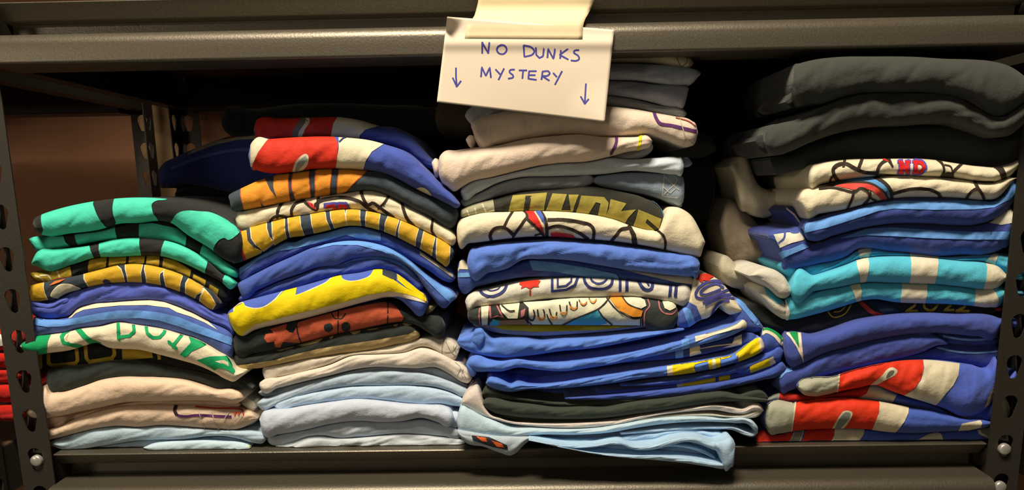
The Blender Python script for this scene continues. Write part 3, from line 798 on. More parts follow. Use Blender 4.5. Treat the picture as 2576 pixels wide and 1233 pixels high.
shirt('royal blue shirt with a big yellow and white print across its front', (62,90,176),
 [(572,788),(578,781),(590,772),(602,762),(615,757),(650,748),(700,735),(750,722),(800,708),(850,694),(900,687),(960,678),(1000,690),(1030,712),(1055,732),(1070,745),(1076,758)],
 [(573,797),(580,815),(595,838),(606,845),(640,831),(700,816),(760,803),(820,788),(880,771),(940,756),(980,748),(1010,757),(1030,775),(1055,797),(1066,792),(1076,768)], G2, Y2, -.008, ends=(3,4),
 prints=[(gr,WHITE,[('p',[(1076,761),(1040,746),(1000,735),(980,733),(930,741),(850,764),(780,781),(700,801),(640,817),(600,830),(600,860),(650,831),(700,818),(760,802),(820,786),(900,763),(960,748),(1000,745),(1040,755),(1076,764)]),
   ('s',2.5,[(587,783),(592,771),(610,762),(617,771),(640,776),(664,772),(690,755),(714,731),(742,721)]),('s',2.5,[(743,722),(743,743),(790,725),(820,711),(840,694),(856,690)]),('s',2.5,[(857,694),(862,703),(880,708),(905,705),(930,695),(944,676)])]),
  (gr,YELLOW,[('p',[(565,792),(587,785),(592,773),(612,763),(618,773),(640,778),(665,774),(690,757),(715,733),(748,718),(743,744),(790,727),(820,712),(842,694),(850,685),(858,694),(862,704),(880,709),(905,706),(930,696),(945,670),(965,670),(962,692),(985,700),(1010,718),(1040,735),(1080,748),(1080,762),(1040,745),(1000,735),(980,733),(930,741),(850,764),(780,781),(700,801),(640,817),(612,838),(606,850),(590,850),(575,815)]),
   ('p',[(998,675),(1000,705),(1020,722),(1045,738),(1080,750),(1060,725),(1030,700)])]),
  (gr,(48,52,62),[('p',[(963,668),(998,675),(996,705),(985,702),(962,692)])])],
 folds=[dict(T=[(1066,764),(1082,768),(1095,768)],B=[(1066,795),(1078,790),(1095,778)],dy=.014,rgb=(196,170,110))])
shirt('lowest of three royal blue shirts with light blue edge stripes, second stack', (60,82,158),
 [(600,745),(650,730),(700,708),(760,688),(800,672),(850,665),(880,652),(930,645),(980,648),(1020,666),(1050,694),(1067,706)],
 [(600,760),(650,750),(700,737),(760,721),(820,703),(860,693),(920,684),(960,679),(1000,690),(1030,712),(1055,732),(1067,722)], G2, Y2, .000, ends=(8,4), amp=.003,
 prints=[(st,LBLUE,[('p',[(826,672),(850,664),(880,648),(930,640),(980,643),(1020,660),(1050,688),(1046,696),(1010,670),(975,655),(930,651),(885,658),(850,670)])])])
shirt('middle royal blue shirt with a light blue edge stripe, second stack', (58,84,164),
 [(598,712),(640,690),(690,665),(740,643),(780,625),(830,612),(880,606),(930,610),(980,625),(1030,655),(1070,690),(1110,718),(1142,738),(1148,748)],
 [(600,727),(607,744),(650,729),(700,707),(760,687),(800,673),(850,666),(880,653),(930,646),(980,649),(1020,667),(1050,694),(1067,720),(1085,745),(1105,770),(1118,776),(1140,757),(1148,752)], G2, Y2, -.005, ends=(6,3),
 prints=[(st,LBLUE,[('p',[(790,628),(830,610),(880,600),(930,604),(980,619),(1030,650),(1080,692),(1110,718),(1150,742),(1132,762),(1100,732),(1060,692),(1010,655),(960,632),(900,617),(840,617)])])])
shirt('uppermost royal blue shirt with light blue stripe and cream hem, second stack', (56,80,160),
 [(595,680),(620,664),(660,638),(690,620),(720,608),(740,610),(770,598),(820,586),(870,572),(930,574),(980,590),(1030,612),(1080,642),(1120,672),(1140,688),(1145,698)],
 [(597,692),(603,704),(640,690),(690,665),(740,643),(780,626),(830,613),(880,607),(930,611),(980,626),(1030,653),(1080,682),(1120,708),(1136,710),(1145,704)], G2, Y2, .002, ends=(4,4),
 prints=[(st,LBLUE,[('p',[(590,682),(620,662),(660,634),(690,612),(730,604),(770,594),(820,582),(870,567),(900,572),(958,588),(958,606),(930,603),(895,598),(870,591),(820,606),(770,618),(740,626),(700,632),(650,655),(604,690),(597,692)])]),
  (st,CREAM,[('s',6,[(1058,638),(1100,667),(1138,694)])])])
def goldpanels(inset):
    P_=[[(600,585),(620,580),(623,605),(636,622),(657,630),(650,650),(617,662),(610,625)],[(629,560),(670,550),(670,575),(676,595),(690,610),(662,632),(645,617),(633,600)],[(684,545),(715,540),(715,575),(722,612),(693,622),(686,590)],
     [(724,535),(752,530),(756,570),(768,600),(735,612),(727,580)],[(780,520),(814,515),(820,555),(835,585),(795,597),(785,565)],[(830,512),(862,510),(868,545),(874,580),(847,585),(833,550)],[(873,512),(905,515),(904,550),(909,580),(876,580),(871,545)],
     [(925,520),(958,525),(952,560),(952,590),(922,585),(920,550)],[(984,530),(1008,540),(996,575),(990,610),(967,600),(970,560)],[(1012,545),(1055,565),(1045,600),(1042,640),(1004,616),(1003,580)],[(1069,575),(1096,588),(1088,620),(1082,660),(1055,642),(1062,605)],[(1100,590),(1132,602),(1130,650),(1125,685),(1105,672),(1098,640)]]
    out=[]
    for q in P_:
        cx=sum(a for a,b in q)/len(q); out.append(('p',[(a+inset*(1 if a>cx else -1),b) for a,b in q]))
    return out
shirt('charcoal shirt with a row of gold white-edged letters and red left edge', (60,66,74),
 [(572,622),(576,605),(588,590),(605,581),(650,567),(700,553),(760,543),(830,531),(870,527),(930,533),(980,545),(1030,564),(1080,589),(1110,604),(1130,617),(1141,628)],
 [(573,640),(583,660),(598,662),(620,653),(665,633),(700,612),(720,601),(770,592),(830,578),(870,568),(930,572),(980,588),(1030,612),(1080,640),(1110,662),(1125,670),(1134,655),(1141,640)], G2, Y2, -.006, ends=(6,4),
 prints=[(lt,WHITE,goldpanels(2.0)),(lt,GOLD,goldpanels(0)),(st,RED,[('s',6,[(606,580),(599,600),(605,622),(617,655)])])])
cart2=[('s',7,[(712,508),(699,528),(698,548)]),('s',7,[(680,556),(688,547),(702,543),(722,547),(736,545)]),('s',7,[(735,548),(733,528),(744,512),(762,506)]),('s',8,[(792,516),(812,503),(860,497),(900,505),(922,521),(945,535),(985,560)]),
  ('s',8,[(907,480),(915,502),(925,516),(938,511),(955,522),(990,548)]),('s',6,[(952,524),(965,512),(982,488)]),('s',8,[(1009,500),(1016,530),(1026,553),(1046,575)]),('s',6,[(1089,550),(1086,580),(1098,600)]),('s',7,[(760,502),(775,515),(796,528),(800,500)])]
shirt('white shirt with black cartoon outlines and red ND initials, second stack', WHITE,
 [(592,545),(597,536),(612,531),(680,518),(720,508),(780,497),(850,488),(900,481),(940,480),(975,491),(1010,509),(1060,534),(1100,557),(1138,583),(1148,594)],
 [(593,562),(600,578),(612,583),(650,570),(700,556),(750,546),(800,537),(860,529),(920,532),(960,540),(1000,555),(1060,580),(1110,606),(1136,619),(1145,612),(1148,604)], G2, Y2, -.002, ends=(7,5),
 prints=[(gr,(52,38,28),cart2),(gr,(220,50,44),[('p',[(772,507),(786,512),(796,528),(780,520)])]),(lt,(70,62,150),[('l',13,[(815,518),(842,514),(845,535)]),('l',13,[(850,535),(850,514),(870,515),(877,530)])]),(lt,(204,40,40),[('l',8,[(818,521),(840,517),(842,535)]),('l',8,[(853,535),(853,518),(868,518),(873,530)])])])
shirt('charcoal shirt with a bright orange lettered print, second stack', (66,72,76),
 [(575,490),(590,482),(610,473),(650,455),(700,440),(750,432),(830,424),(880,424),(930,430),(970,436),(1010,455),(1050,478),(1100,500),(1145,521),(1154,532)],
 [(577,502),(582,525),(590,531),(620,527),(680,516),(720,508),(780,498),(850,488),(900,481),(940,480),(975,491),(1010,509),(1050,530),(1090,550),(1120,570),(1138,573),(1148,560),(1154,545)], G2, Y2, -.004, ends=(3,4),
 prints=[(lt,(228,92,52),[('p',[(604,465),(604,492),(610,518),(618,540),(734,520),(727,480),(726,455),(731,425),(650,440)]),('p',[(740,420),(733,450),(733,475),(740,495),(750,520),(784,510),(780,470),(778,445),(782,415)]),('p',[(794,415),(791,450),(792,475),(791,505),(830,505),(832,460),(838,415)]),('p',[(853,415),(848,455),(846,492),(870,483),(900,453),(933,425)])]),
   (lt,ORANGE,[('p',[(607,465),(606,492),(612,518),(620,540),(732,520),(725,480),(724,455),(728,425),(650,440)]),('p',[(742,420),(735,450),(735,475),(742,495),(752,520),(782,510),(778,470),(776,445),(780,415)]),('p',[(796,415),(793,450),(794,475),(793,505),(828,505),(830,460),(836,415)]),('p',[(855,415),(850,455),(848,490),(870,480),(900,450),(929,425)])]),
   (lt,(66,72,76),[('p',[(664,445),(689,435),(687,470),(696,498),(680,478)]),('p',[(655,508),(663,516),(666,519),(658,519)])])])
shirt('red, cream and navy shirt second from the top of the second stack', (56,76,160),
 [(625,388),(630,365),(638,353),(680,350),(760,345),(830,344),(880,347),(930,353),(968,363),(1030,388),(1070,425),(1110,465),(1140,490),(1158,512)],
 [(626,400),(630,418),(645,427),(680,436),(740,432),(790,425),(850,424),(900,426),(930,429),(960,434),(1000,450),(1040,472),(1090,496),(1130,515),(1152,523),(1158,518)], G2, Y2, -.010, ends=(5,4), amp=.003,
 prints=[(st,CREAM,[('p',[(615,340),(686,345),(668,360),(648,385),(635,418),(618,425)]),('p',[(852,340),(852,358),(852,375),(848,395),(843,435),(911,435),(920,405),(935,382),(970,360),(930,340)]),('c',[(1050,390),(1065,392),(1080,405),(1083,425),(1070,425),(1055,410)]),('c',[(1048,476),(1058,471),(1070,474),(1080,483),(1084,492)])]),
   (st,RED,[('p',[(686,340),(668,358),(650,382),(634,415),(640,445),(745,445),(842,435),(848,395),(851,362),(843,348),(830,335)])]),(st,CREAM,[('c',[(735,440),(741,412),(754,395),(768,387),(776,394),(774,412),(760,428)])]),(st,(150,146,128),[('c',[(741,438),(746,414),(756,401),(767,393),(771,399),(764,412),(752,425)])]),
   (st,(40,44,90),[('s',3,[(853,358),(864,349),(876,345)])])])
shirt('red, cream and navy shirt topmost of the second stack', (44,60,130),  # rail's shade put into the cloth: duller copies of the colours below
 [(638,322),(645,303),(655,297),(700,298),(770,297),(850,295),(900,302),(960,318),(1000,322),(1030,338),(1060,370),(1085,398),(1105,412)],
 [(638,330),(645,350),(700,350),(760,346),(830,345),(880,348),(930,354),(968,364),(1030,389),(1060,415),(1090,425),(1105,418)], G2, Y2, .022, ends=(5,4),
 prints=[(st,(196,44,28),[('p',[(630,285),(858,285),(848,298),(838,312),(829,360),(630,360)])]),(st,(206,190,150),[('p',[(854,285),(846,300),(838,312),(829,360),(903,360),(905,340),(920,326),(962,316),(950,285)]),('s',22,[(745,352),(755,325),(770,302)])]),(st,(110,100,80),[('s',14,[(737,352),(747,325),(762,304)])])])
# ================================================================== stack 3 (under the sign), bottom to top
Y3=0.030
shirt('light blue shirt drooping over the shelf edge, lowest of the third stack', (150,170,190),  # hollow between the lips: same cloth, shade painted in as a greyer blue
 [(1330,1106),(1400,1112),(1500,1120),(1540,1114),(1600,1118),(1690,1108),(1760,1104),(1830,1106),(1848,1112)], [(1330,1108),(1400,1124),(1480,1139),(1560,1149),(1650,1155),(1720,1162),(1780,1172),(1822,1180),(1840,1172),(1848,1140)], G3, Y3, -.030, ends=(3,6), r=.004, depth=.03,
 folds=[dict(T=[(1330,1107),(1440,1121),(1500,1120),(1540,1113),(1565,1113),(1590,1122),(1620,1121),(1650,1117),(1690,1105),(1730,1099),(1755,1100),(1790,1110),(1830,1112)],B=[(1330,1109),(1440,1128),(1500,1125),(1540,1119),(1565,1120),(1590,1130),(1620,1133),(1650,1130),(1690,1120),(1730,1112),(1755,1116),(1790,1130),(1830,1140)],dy=-.024,rgb=SKY,r=.006,ends=(2,6),depth=.022),
  dict(T=[(1400,1122),(1480,1136),(1560,1145),(1650,1146),(1720,1151),(1780,1160),(1815,1166),(1822,1168)],B=[(1400,1124),(1480,1140),(1560,1151),(1650,1158),(1720,1165),(1780,1174),(1815,1179),(1822,1179)],dy=-.026,rgb=SKY,r=.006,ends=(2,2),depth=.026),
  dict(T=[(1795,1112),(1820,1107),(1840,1101),(1850,1110)],B=[(1795,1128),(1812,1150),(1822,1182),(1838,1176),(1847,1160),(1850,1130)],dy=-.024,rgb=SKY,r=.010,ends=(6,6),depth=.024),
  dict(T=[(1660,1122),(1700,1118),(1760,1128),(1800,1150)],B=[(1660,1126),(1700,1124),(1760,1137),(1800,1156)],dy=-.014,depth=.01,rgb=(176,200,226),r=.004),
  dict(name='sleeve',T=[(1150,1080),(1180,1085),(1250,1096),(1300,1097),(1337,1098)],B=[(1151,1092),(1165,1108),(1220,1125),(1260,1140),(1285,1146),(1298,1140),(1318,1120),(1337,1104)],dy=-.008,rgb=(180,184,186),r=.007,depth=.03,
     prints=[(gr,(44,40,44),[('p',[(1186,1096),(1230,1100),(1275,1120),(1278,1132),(1240,1125),(1190,1108)])]),(gr,(226,92,40),[('p',[(1196,1097),(1222,1102),(1226,1112),(1212,1110)]),('p',[(1236,1108),(1262,1116),(1270,1127),(1250,1124)])])])])
shirt('light blue shirt with wavy open edges above the drooping one, third stack', (176,200,226),
 [(1335,1100),(1450,1104),(1530,1102),(1600,1092),(1660,1085),(1720,1081),(1745,1080),(1765,1082),(1790,1085),(1810,1085),(1828,1096)],[(1335,1108),(1450,1118),(1530,1116),(1600,1113),(1650,1106),(1700,1098),(1740,1096),(1770,1099),(1790,1109),(1812,1112),(1828,1102)], G3, Y3, -.026, r=.010, ends=(3,7))
shirt('light blue shirt with an open loop at its right end, third stack', (206,222,234),
 [(1149,1048),(1153,1035),(1162,1022),(1180,1028),(1210,1045),(1240,1056),(1280,1073),(1340,1076),(1420,1079),(1500,1076),(1560,1067),(1640,1053),(1780,1049),(1820,1054),(1880,1053),(1897,1062),(1907,1075)],
 [(1149,1072),(1155,1087),(1180,1092),(1220,1099),(1250,1103),(1300,1102),(1350,1095),(1450,1094),(1530,1089),(1600,1077),(1700,1064),(1780,1061),(1850,1065),(1885,1070),(1899,1084),(1907,1086)], G3, Y3, -.030, ends=(7,3), r=.012,
 folds=[dict(T=[(1300,1098),(1350,1094),(1450,1093),(1530,1088),(1600,1078),(1700,1070),(1800,1068),(1860,1070),(1885,1078),(1906,1080)],B=[(1300,1102),(1350,1104),(1450,1107),(1530,1104),(1620,1091),(1700,1084),(1800,1080),(1850,1083),(1880,1096),(1900,1098),(1906,1092)],dy=.014,rgb=(120,134,158),r=.006),  # inner fold of the same cloth, shade of the cavity painted in
  dict(T=[(1560,1088),(1640,1080),(1720,1074),(1800,1072),(1850,1074),(1880,1086),(1898,1088),(1907,1080)],B=[(1560,1094),(1640,1088),(1720,1083),(1800,1080),(1845,1083),(1875,1096),(1893,1099),(1907,1090)],dy=.000,rgb=(196,208,226),r=.006,ends=(6,2))])
shirt('cream pink shirt with a small loop at its right end, third stack', (226,200,176),
 [(1160,1010),(1172,990),(1186,978),(1208,984),(1214,1008),(1226,1032),(1260,1052),(1340,1063),(1440,1063),(1540,1057),(1640,1041),(1740,1024),(1800,1017),(1840,1022),(1870,1026),(1893,1014),(1912,1017),(1921,1030)],
 [(1160,1016),(1190,1036),(1230,1052),(1280,1065),(1340,1073),(1420,1078),(1500,1075),(1560,1067),(1640,1048),(1740,1035),(1800,1032),(1850,1040),(1875,1041),(1898,1034),(1912,1034),(1921,1036)], G3, Y3, -.024, ends=(3,4), r=.010,
 folds=[dict(T=[(1600,1054),(1700,1043),(1780,1040),(1850,1046),(1880,1040),(1905,1032),(1920,1028)],B=[(1600,1060),(1700,1050),(1780,1047),(1850,1051),(1885,1052),(1908,1047),(1920,1036)],dy=.000,r=.006,rgb=(236,214,180)),
  dict(T=[(1600,1048),(1740,1034),(1850,1038),(1900,1032)],B=[(1600,1054),(1740,1046),(1850,1048),(1900,1044)],dy=.014,rgb=(150,120,100),r=.004)])  # crease between the two lips, its shadow painted as a brown fold
shirt('plain black shirt folded thick below the blue ones, third stack', (62,64,50),
 [(1212,1016),(1220,1007),(1245,1003),(1280,1012),(1340,1019),(1400,1026),(1470,1024),(1520,1025),(1600,1010),(1700,998),(1760,990),(1830,987),(1850,993),(1900,1000),(1932,1005)],
 [(1214,1020),(1235,1035),(1280,1046),(1340,1052),(1420,1055),(1500,1053),(1600,1042),(1700,1029),(1800,1014),(1850,1010),(1932,1012)], G3, Y3, -.024, ends=(8,5), r=.014,
 folds=[dict(T=[(1212,985),(1222,972),(1242,970),(1258,984),(1290,996),(1330,1003),(1400,1011),(1500,1009),(1600,1003),(1700,992),(1800,985)],B=[(1214,1000),(1235,1003),(1290,1006),(1340,1013),(1400,1020),(1500,1018),(1600,1009),(1700,999),(1800,992)],dy=.008,r=.006),
  dict(T=[(1220,1030),(1270,1040),(1340,1048),(1500,1050),(1600,1040)],B=[(1225,1040),(1280,1056),(1340,1062),(1500,1060),(1600,1046)],dy=.008,r=.006),
  dict(T=[(1830,985),(1860,992),(1885,985),(1920,985),(1932,995)],B=[(1830,1000),(1880,1006),(1932,1008)],dy=.006,r=.005)])
BL=(74,118,202)
shirt('royal blue shirt with small yellow blocks, lowest blue of the third stack', (48,76,158),
 [(1420,1000),(1560,990),(1650,981),(1750,969),(1850,953),(1900,941),(1950,921),(1968,911),(1977,920)],[(1420,1006),(1560,1006),(1650,1001),(1750,991),(1850,973),(1920,956),(1960,945),(1977,930)], G3, Y3, -.016, r=.010, ends=(8,6),
 folds=[dict(T=[(1500,984),(1650,972),(1704,966),(1780,953),(1850,940),(1900,926),(1960,905),(1970,908)],B=[(1500,994),(1650,983),(1704,978),(1780,967),(1850,953),(1900,941),(1960,922),(1970,916)],dy=.006,r=.006,
   prints=[(st,(214,200,170),[('p',[(1703,955),(1718,955),(1718,985),(1703,985)])]),(st,(232,190,20),[('p',[(1718,955),(1800,945),(1800,980),(1718,985)]),('p',[(1808,945),(1836,940),(1838,965),(1808,970)])])]),
  dict(T=[(1230,960),(1400,975),(1600,960),(1800,925),(1950,890)],B=[(1230,985),(1300,1000),(1500,1006),(1700,1000),(1950,945)],dy=.045,r=.004,depth=.13)])
shirt('thin royal blue shirt layer with a yellow block at its right end', (52,84,168),
 [(1560,966),(1640,961),(1700,952),(1780,940),(1850,922),(1900,904),(1940,884),(1965,871),(1971,880)],[(1560,972),(1640,970),(1700,967),(1780,953),(1850,939),(1900,926),(1940,911),(1966,902),(1971,890)], G3, Y3, -.014, r=.009, ends=(8,6),
 folds=[dict(T=[(1850,916),(1886,905),(1930,885),(1958,872)],B=[(1850,940),(1888,938),(1935,922),(1958,912)],dy=-.0015,r=.006,depth=.03,prints=[(st,YELLOW,[('p',[(1886,922),(1934,902),(1938,920),(1888,938)])]),(st,CREAM,[('p',[(1934,902),(1948,895),(1952,912),(1938,920)])])])])
shirt('royal blue shirt with a yellow and white printed band, third stack', BL,
 [(1222,962),(1228,951),(1245,948),(1265,956),(1285,967),(1300,961),(1330,967),(1400,963),(1450,955),(1550,940),(1650,925),(1700,918),(1760,910),(1800,902),(1850,890),(1880,866),(1905,851),(1915,850),(1923,868)],
 [(1223,968),(1240,977),(1280,986),(1330,980),(1400,978),(1450,974),(1550,963),(1620,952),(1676,946),(1750,936),(1800,926),(1860,909),(1900,893),(1916,884),(1923,878)], G3, Y3, -.020, ends=(5,3), r=.010, amp=.003,
 prints=[(st,WHITE,[('p',[(1676,905),(1694,905),(1694,955),(1680,955)]),('p',[(1902,840),(1926,840),(1926,890),(1912,895)])]),
  (st,YELLOW,[('p',[(1691,905),(1744,905),(1748,918),(1745,924),(1752,940),(1692,955)]),('s',4,[(1744,917),(1765,911),(1800,903),(1850,889)]),('p',[(1779,900),(1811,895),(1813,935),(1788,938),(1784,925)]),('p',[(1850,888),(1880,860),(1908,845),(1913,890),(1860,915)]),('p',[(1812,898),(1850,888),(1835,900),(1815,905)])]),
  (st,(245,230,190),[('p',[(1792,903),(1800,903),(1801,930),(1792,930)])]),(gr,(56,88,170),[('p',[(1850,905),(1857,890),(1857,915),(1845,925)])])])
shirt('navy edged shirt layer with cream and blue print bits, third stack', (44,66,136),
 [(1500,908),(1600,896),(1700,880),(1740,868),(1800,858),(1850,845),(1880,838),(1900,842),(1907,850)],[(1500,918),(1600,910),(1700,902),(1760,893),(1850,873),(1890,866),(1902,862),(1907,856)], G3, Y3, -.010, r=.008, ends=(6,6),
 prints=[(st,LBLUE,[('p',[(1698,872),(1718,868),(1720,905),(1700,910)])]),(st,WHITE,[('p',[(1735,860),(1757,860),(1762,876),(1800,869),(1842,864),(1848,850),(1866,842),(1866,866),(1840,872),(1790,878),(1765,888),(1735,896)])]),(st,(40,50,110),[('p',[(1760,879),(1800,872),(1842,867),(1800,880),(1765,888)])])])
shirt('royal blue shirt with a long cream stripe at its right end, third stack', BL,
 [(1176,905),(1190,896),(1205,895),(1225,902),(1260,908),(1300,903),(1340,908),(1400,911),(1450,907),(1550,893),(1650,872),(1740,849),(1800,834),(1850,817),(1872,806),(1879,812)],
 [(1178,925),(1190,932),(1230,935),(1265,934),(1300,925),(1350,930),(1420,934),(1480,926),(1550,915),(1650,895),(1750,871),(1850,840),(1879,825)], G3, Y3, -.018, ends=(5,3), r=.010, amp=.0035,
 prints=[(st,LBLUE,[('p',[(1713,840),(1732,836),(1735,880),(1716,885)])]),(st,WHITE,[('p',[(1748,846),(1800,832),(1852,815),(1860,805),(1880,800),(1880,822),(1850,828),(1800,842),(1750,860)])])],
 folds=[dict(T=[(1180,926),(1260,934),(1350,929),(1480,925),(1600,900),(1750,868)],B=[(1190,955),(1300,962),(1400,962),(1500,948),(1600,932),(1750,910)],dy=.04,r=.004,rgb=(40,62,130)),  # gap under the roll: same shirt, shade painted in as darker blue
  dict(name='sleeve_cuff',T=[(1172,912),(1185,898),(1200,896)],B=[(1172,925),(1185,945),(1200,948)],dy=-.002,r=.006)])
shirt('royal blue shirt with a bunched cuff at its left end, third stack', BL,
 [(1150,852),(1165,846),(1185,840),(1198,830),(1210,827),(1222,838),(1232,849),(1260,851),(1320,852),(1360,858),(1400,855),(1500,849),(1600,838),(1700,828),(1722,826)],
 [(1152,868),(1170,880),(1200,890),(1240,898),(1275,900),(1330,895),(1400,885),(1500,875),(1600,856),(1680,839),(1722,831)], G3, Y3, -.014, ends=(5,4), r=.012, amp=.005,
 folds=[dict(T=[(1240,895),(1350,892),(1500,872),(1600,852),(1720,826),(1830,795),(1870,790)],B=[(1240,908),(1350,908),(1500,898),(1600,880),(1720,855),(1830,825),(1870,812)],dy=.04,r=.004,rgb=(40,62,130)),  # set-back fold of this shirt, tinted darker for the shade in the gap
  dict(name='sleeve_cuff',T=[(1186,852),(1192,834),(1202,827),(1214,828),(1221,836)],B=[(1186,866),(1196,872),(1208,876),(1221,860)],dy=-.004,r=.005)])
shirt('shirt with a yellow and lilac print barely showing below the sneaker shirt', (136,132,152),
 [(1190,812),(1240,815),(1400,816),(1600,818),(1665,816)],[(1195,820),(1240,835),(1300,843),(1360,845),(1450,840),(1550,832),(1640,822),(1665,820)], G3, Y3, -.002,
 prints=[(gr,(190,160,30),[('p',[(1235,805),(1630,805),(1600,820),(1500,831),(1350,835),(1270,830),(1235,820)])])])
shirt('blue shirt with light blue stripe lying under the ON print, third stack', ROYAL,
 [(1846,752),(1858,752),(1880,770),(1905,800),(1922,824)],[(1846,828),(1860,836),(1890,838),(1922,832)], G3, Y3, .004, ends=(5,4), prints=[(st,LBLUE,[('s',13,[(1852,750),(1878,780),(1905,812)])])])
shirt('white and blue shirt with red leaf and navy double lined lettering, right of stack', WHITE,
 [(1702,790),(1715,776),(1728,762),(1737,735),(1743,706),(1756,693),(1775,688),(1795,696),(1820,715),(1845,748),(1862,772),(1869,780)],[(1704,822),(1730,824),(1760,806),(1785,797),(1800,782),(1815,768),(1825,785),(1850,790),(1864,787),(1869,784)], G3, Y3, -.004, ends=(4,4), r=.012,
 prints=[(st,ROYAL,[('p',[(1695,740),(1752,770),(1770,812),(1695,840)])]),(st,LBLUE,[('p',[(1714,770),(1736,778),(1752,815),(1733,822)])]),
  (lt,(66,66,140),[('s',6,[(1838,735),(1825,718),(1805,708),(1780,710),(1760,722),(1750,738),(1754,748),(1770,751),(1795,745),(1815,735),(1835,730)]),('s',5.5,[(1820,725),(1805,715),(1785,718),(1768,728),(1762,738),(1775,741),(1795,735),(1812,728)]),
    ('s',5.5,[(1768,762),(1790,752),(1815,742),(1842,742)]),('s',5.5,[(1775,768),(1795,758),(1820,748),(1848,752)]),('s',6,[(1790,795),(1798,775),(1812,760),(1835,756)])]),
  (gr,RED,[('p',[(1752,700),(1760,691),(1790,690),(1797,698),(1786,702),(1785,709),(1770,706),(1766,713),(1758,706),(1750,706)])])])
shirt('dark shirt with a printed cartoon sneaker, laces and orange stripe', (60,60,52),
 [(1176,778),(1200,773),(1280,765),(1350,757),(1430,751),(1520,749),(1600,748),(1660,756),(1700,768),(1706,778)],[(1177,805),(1185,812),(1230,817),(1300,816),(1400,816),(1500,817),(1600,818),(1700,816),(1706,805)], G3, Y3, -.006, ends=(4,4), r=.016,
 prints=[(gr,(198,112,104),[('s',3,[(1207,776),(1205,795),(1208,820)]),('p',[(1228,768),(1250,766),(1268,800),(1252,796),(1232,802)]),('s',3,[(1630,755),(1634,770),(1622,788),(1621,820)]),('s',3.5,[(1657,758),(1660,775),(1670,787),(1690,790),(1705,778)]),('p',[(1310,782),(1322,776),(1318,795),(1310,799)])]),
  (gr,(40,38,34),[('p',[(1234,770),(1248,770),(1261,795),(1250,792),(1236,797)])]),
  (gr,(236,220,176),[('p',[(1210,770),(1230,768),(1226,820),(1212,820)]),('p',[(1255,764),(1308,758),(1302,801),(1278,801),(1262,785)]),('p',[(1330,775),(1316,762),(1380,758),(1440,748),(1536,748),(1590,800),(1614,800),(1614,822),(1330,822)]),('p',[(1562,745),(1600,745),(1622,756),(1626,770),(1610,778),(1580,770)]),('p',[(1665,755),(1702,765),(1700,775),(1685,782),(1672,776)])]),
  (gr,(170,120,66),[('p',[(1256,806),(1320,803),(1330,816),(1256,818)])]),(gr,(40,160,188),[('p',[(1232,812),(1240,803),(1256,806),(1256,820),(1232,820)]),('p',[(1505,779),(1520,800),(1527,812),(1500,817),(1412,818),(1450,800)])]),
  (gr,ORANGE,[('p',[(1528,748),(1566,748),(1582,768),(1617,782),(1613,796),(1592,797),(1560,782)])]),
  (gr,(52,42,36),[('s',3,[(1410,818),(1450,800),(1505,777),(1535,750)]),('s',3,[(1526,752),(1555,782),(1590,800),(1612,800)]),('s',3,[(1562,745),(1582,767),(1618,780)]),('s',3,[(1612,800),(1611,820)]),('s',3,[(1505,780),(1520,800),(1540,815)]),('s',3,[(1375,790),(1382,805),(1390,816)]),('l',3,[(1325,775),(1322,800),(1340,818)]),
    ('s',3.5,[(1328,780),(1330,800),(1340,805),(1345,792),(1342,780)]),('s',3.5,[(1352,780),(1356,800),(1366,802),(1370,790),(1367,780)]),('s',3.5,[(1382,778),(1388,796),(1398,798),(1400,786)]),('s',3.5,[(1408,768),(1412,786),(1424,786),(1426,770)]),('s',3.5,[(1432,762),(1438,775),(1450,776),(1452,762)]),('s',3,[(1457,758),(1466,768),(1476,762)]),('s',3,[(1482,754),(1490,763),(1500,756)]),('s',3,[(1262,770),(1280,782),(1295,782)])]),
  (gr,(232,140,60),[('s',4,[(1384,794),(1392,801),(1400,796)]),('s',4,[(1410,785),(1418,790),(1425,784)]),('s',4,[(1434,773),(1444,778),(1451,773)]),('s',3.5,[(1460,763),(1468,768),(1475,763)]),('s',3.5,[(1484,758),(1492,763),(1499,757)]),('s',4,[(1352,798),(1360,804),(1368,798)])])])
NV=(42,46,100)
shirt('white shirt with red leaf and double lined navy DUNKS lettering', (226,208,178),
 [(1170,755),(1176,745),(1185,738),(1230,728),(1300,712),(1400,700),(1500,699),(1600,707),(1700,719),(1735,722),(1739,728)],[(1171,765),(1174,776),(1200,774),(1280,766),(1350,758),(1430,751),(1520,749),(1600,748),(1660,756),(1700,766),(1728,768),(1739,755)], G3, Y3, -.004, ends=(3,3), r=.014,
 prints=[(lt,NV,[('s',7,[(1203,725),(1215,740),(1235,746),(1256,740),(1270,728),(1276,712)]),('s',3,[(1218,722),(1232,732),(1252,728),(1262,716)]),('l',6.5,[(1389,695),(1389,733),(1425,729),(1446,718),(1455,695)]),('l',5,[(1403,695),(1403,722),(1424,719),(1437,708),(1438,695)]),
   ('s',7,[(1469,690),(1471,708),(1482,722),(1500,727),(1522,726),(1538,715),(1542,690)]),('s',5,[(1485,690),(1488,705),(1500,713),(1515,712),(1526,703),(1527,690)]),('l',7,[(1560,690),(1560,730)]),('l',8,[(1577,690),(1577,730)]),('s',8,[(1602,700),(1615,722),(1628,730),(1640,724),(1641,700)]),('l',5,[(1620,700),(1632,718)]),('l',8,[(1688,712),(1685,744)]),('l',8,[(1702,712),(1699,746)])]),
  (gr,RED,[('p',[(1310,708),(1330,700),(1345,703),(1360,708),(1354,716),(1356,722),(1342,722),(1335,726),(1336,745),(1332,745),(1332,726),(1322,722),(1310,727),(1313,719),(1306,716)])])])
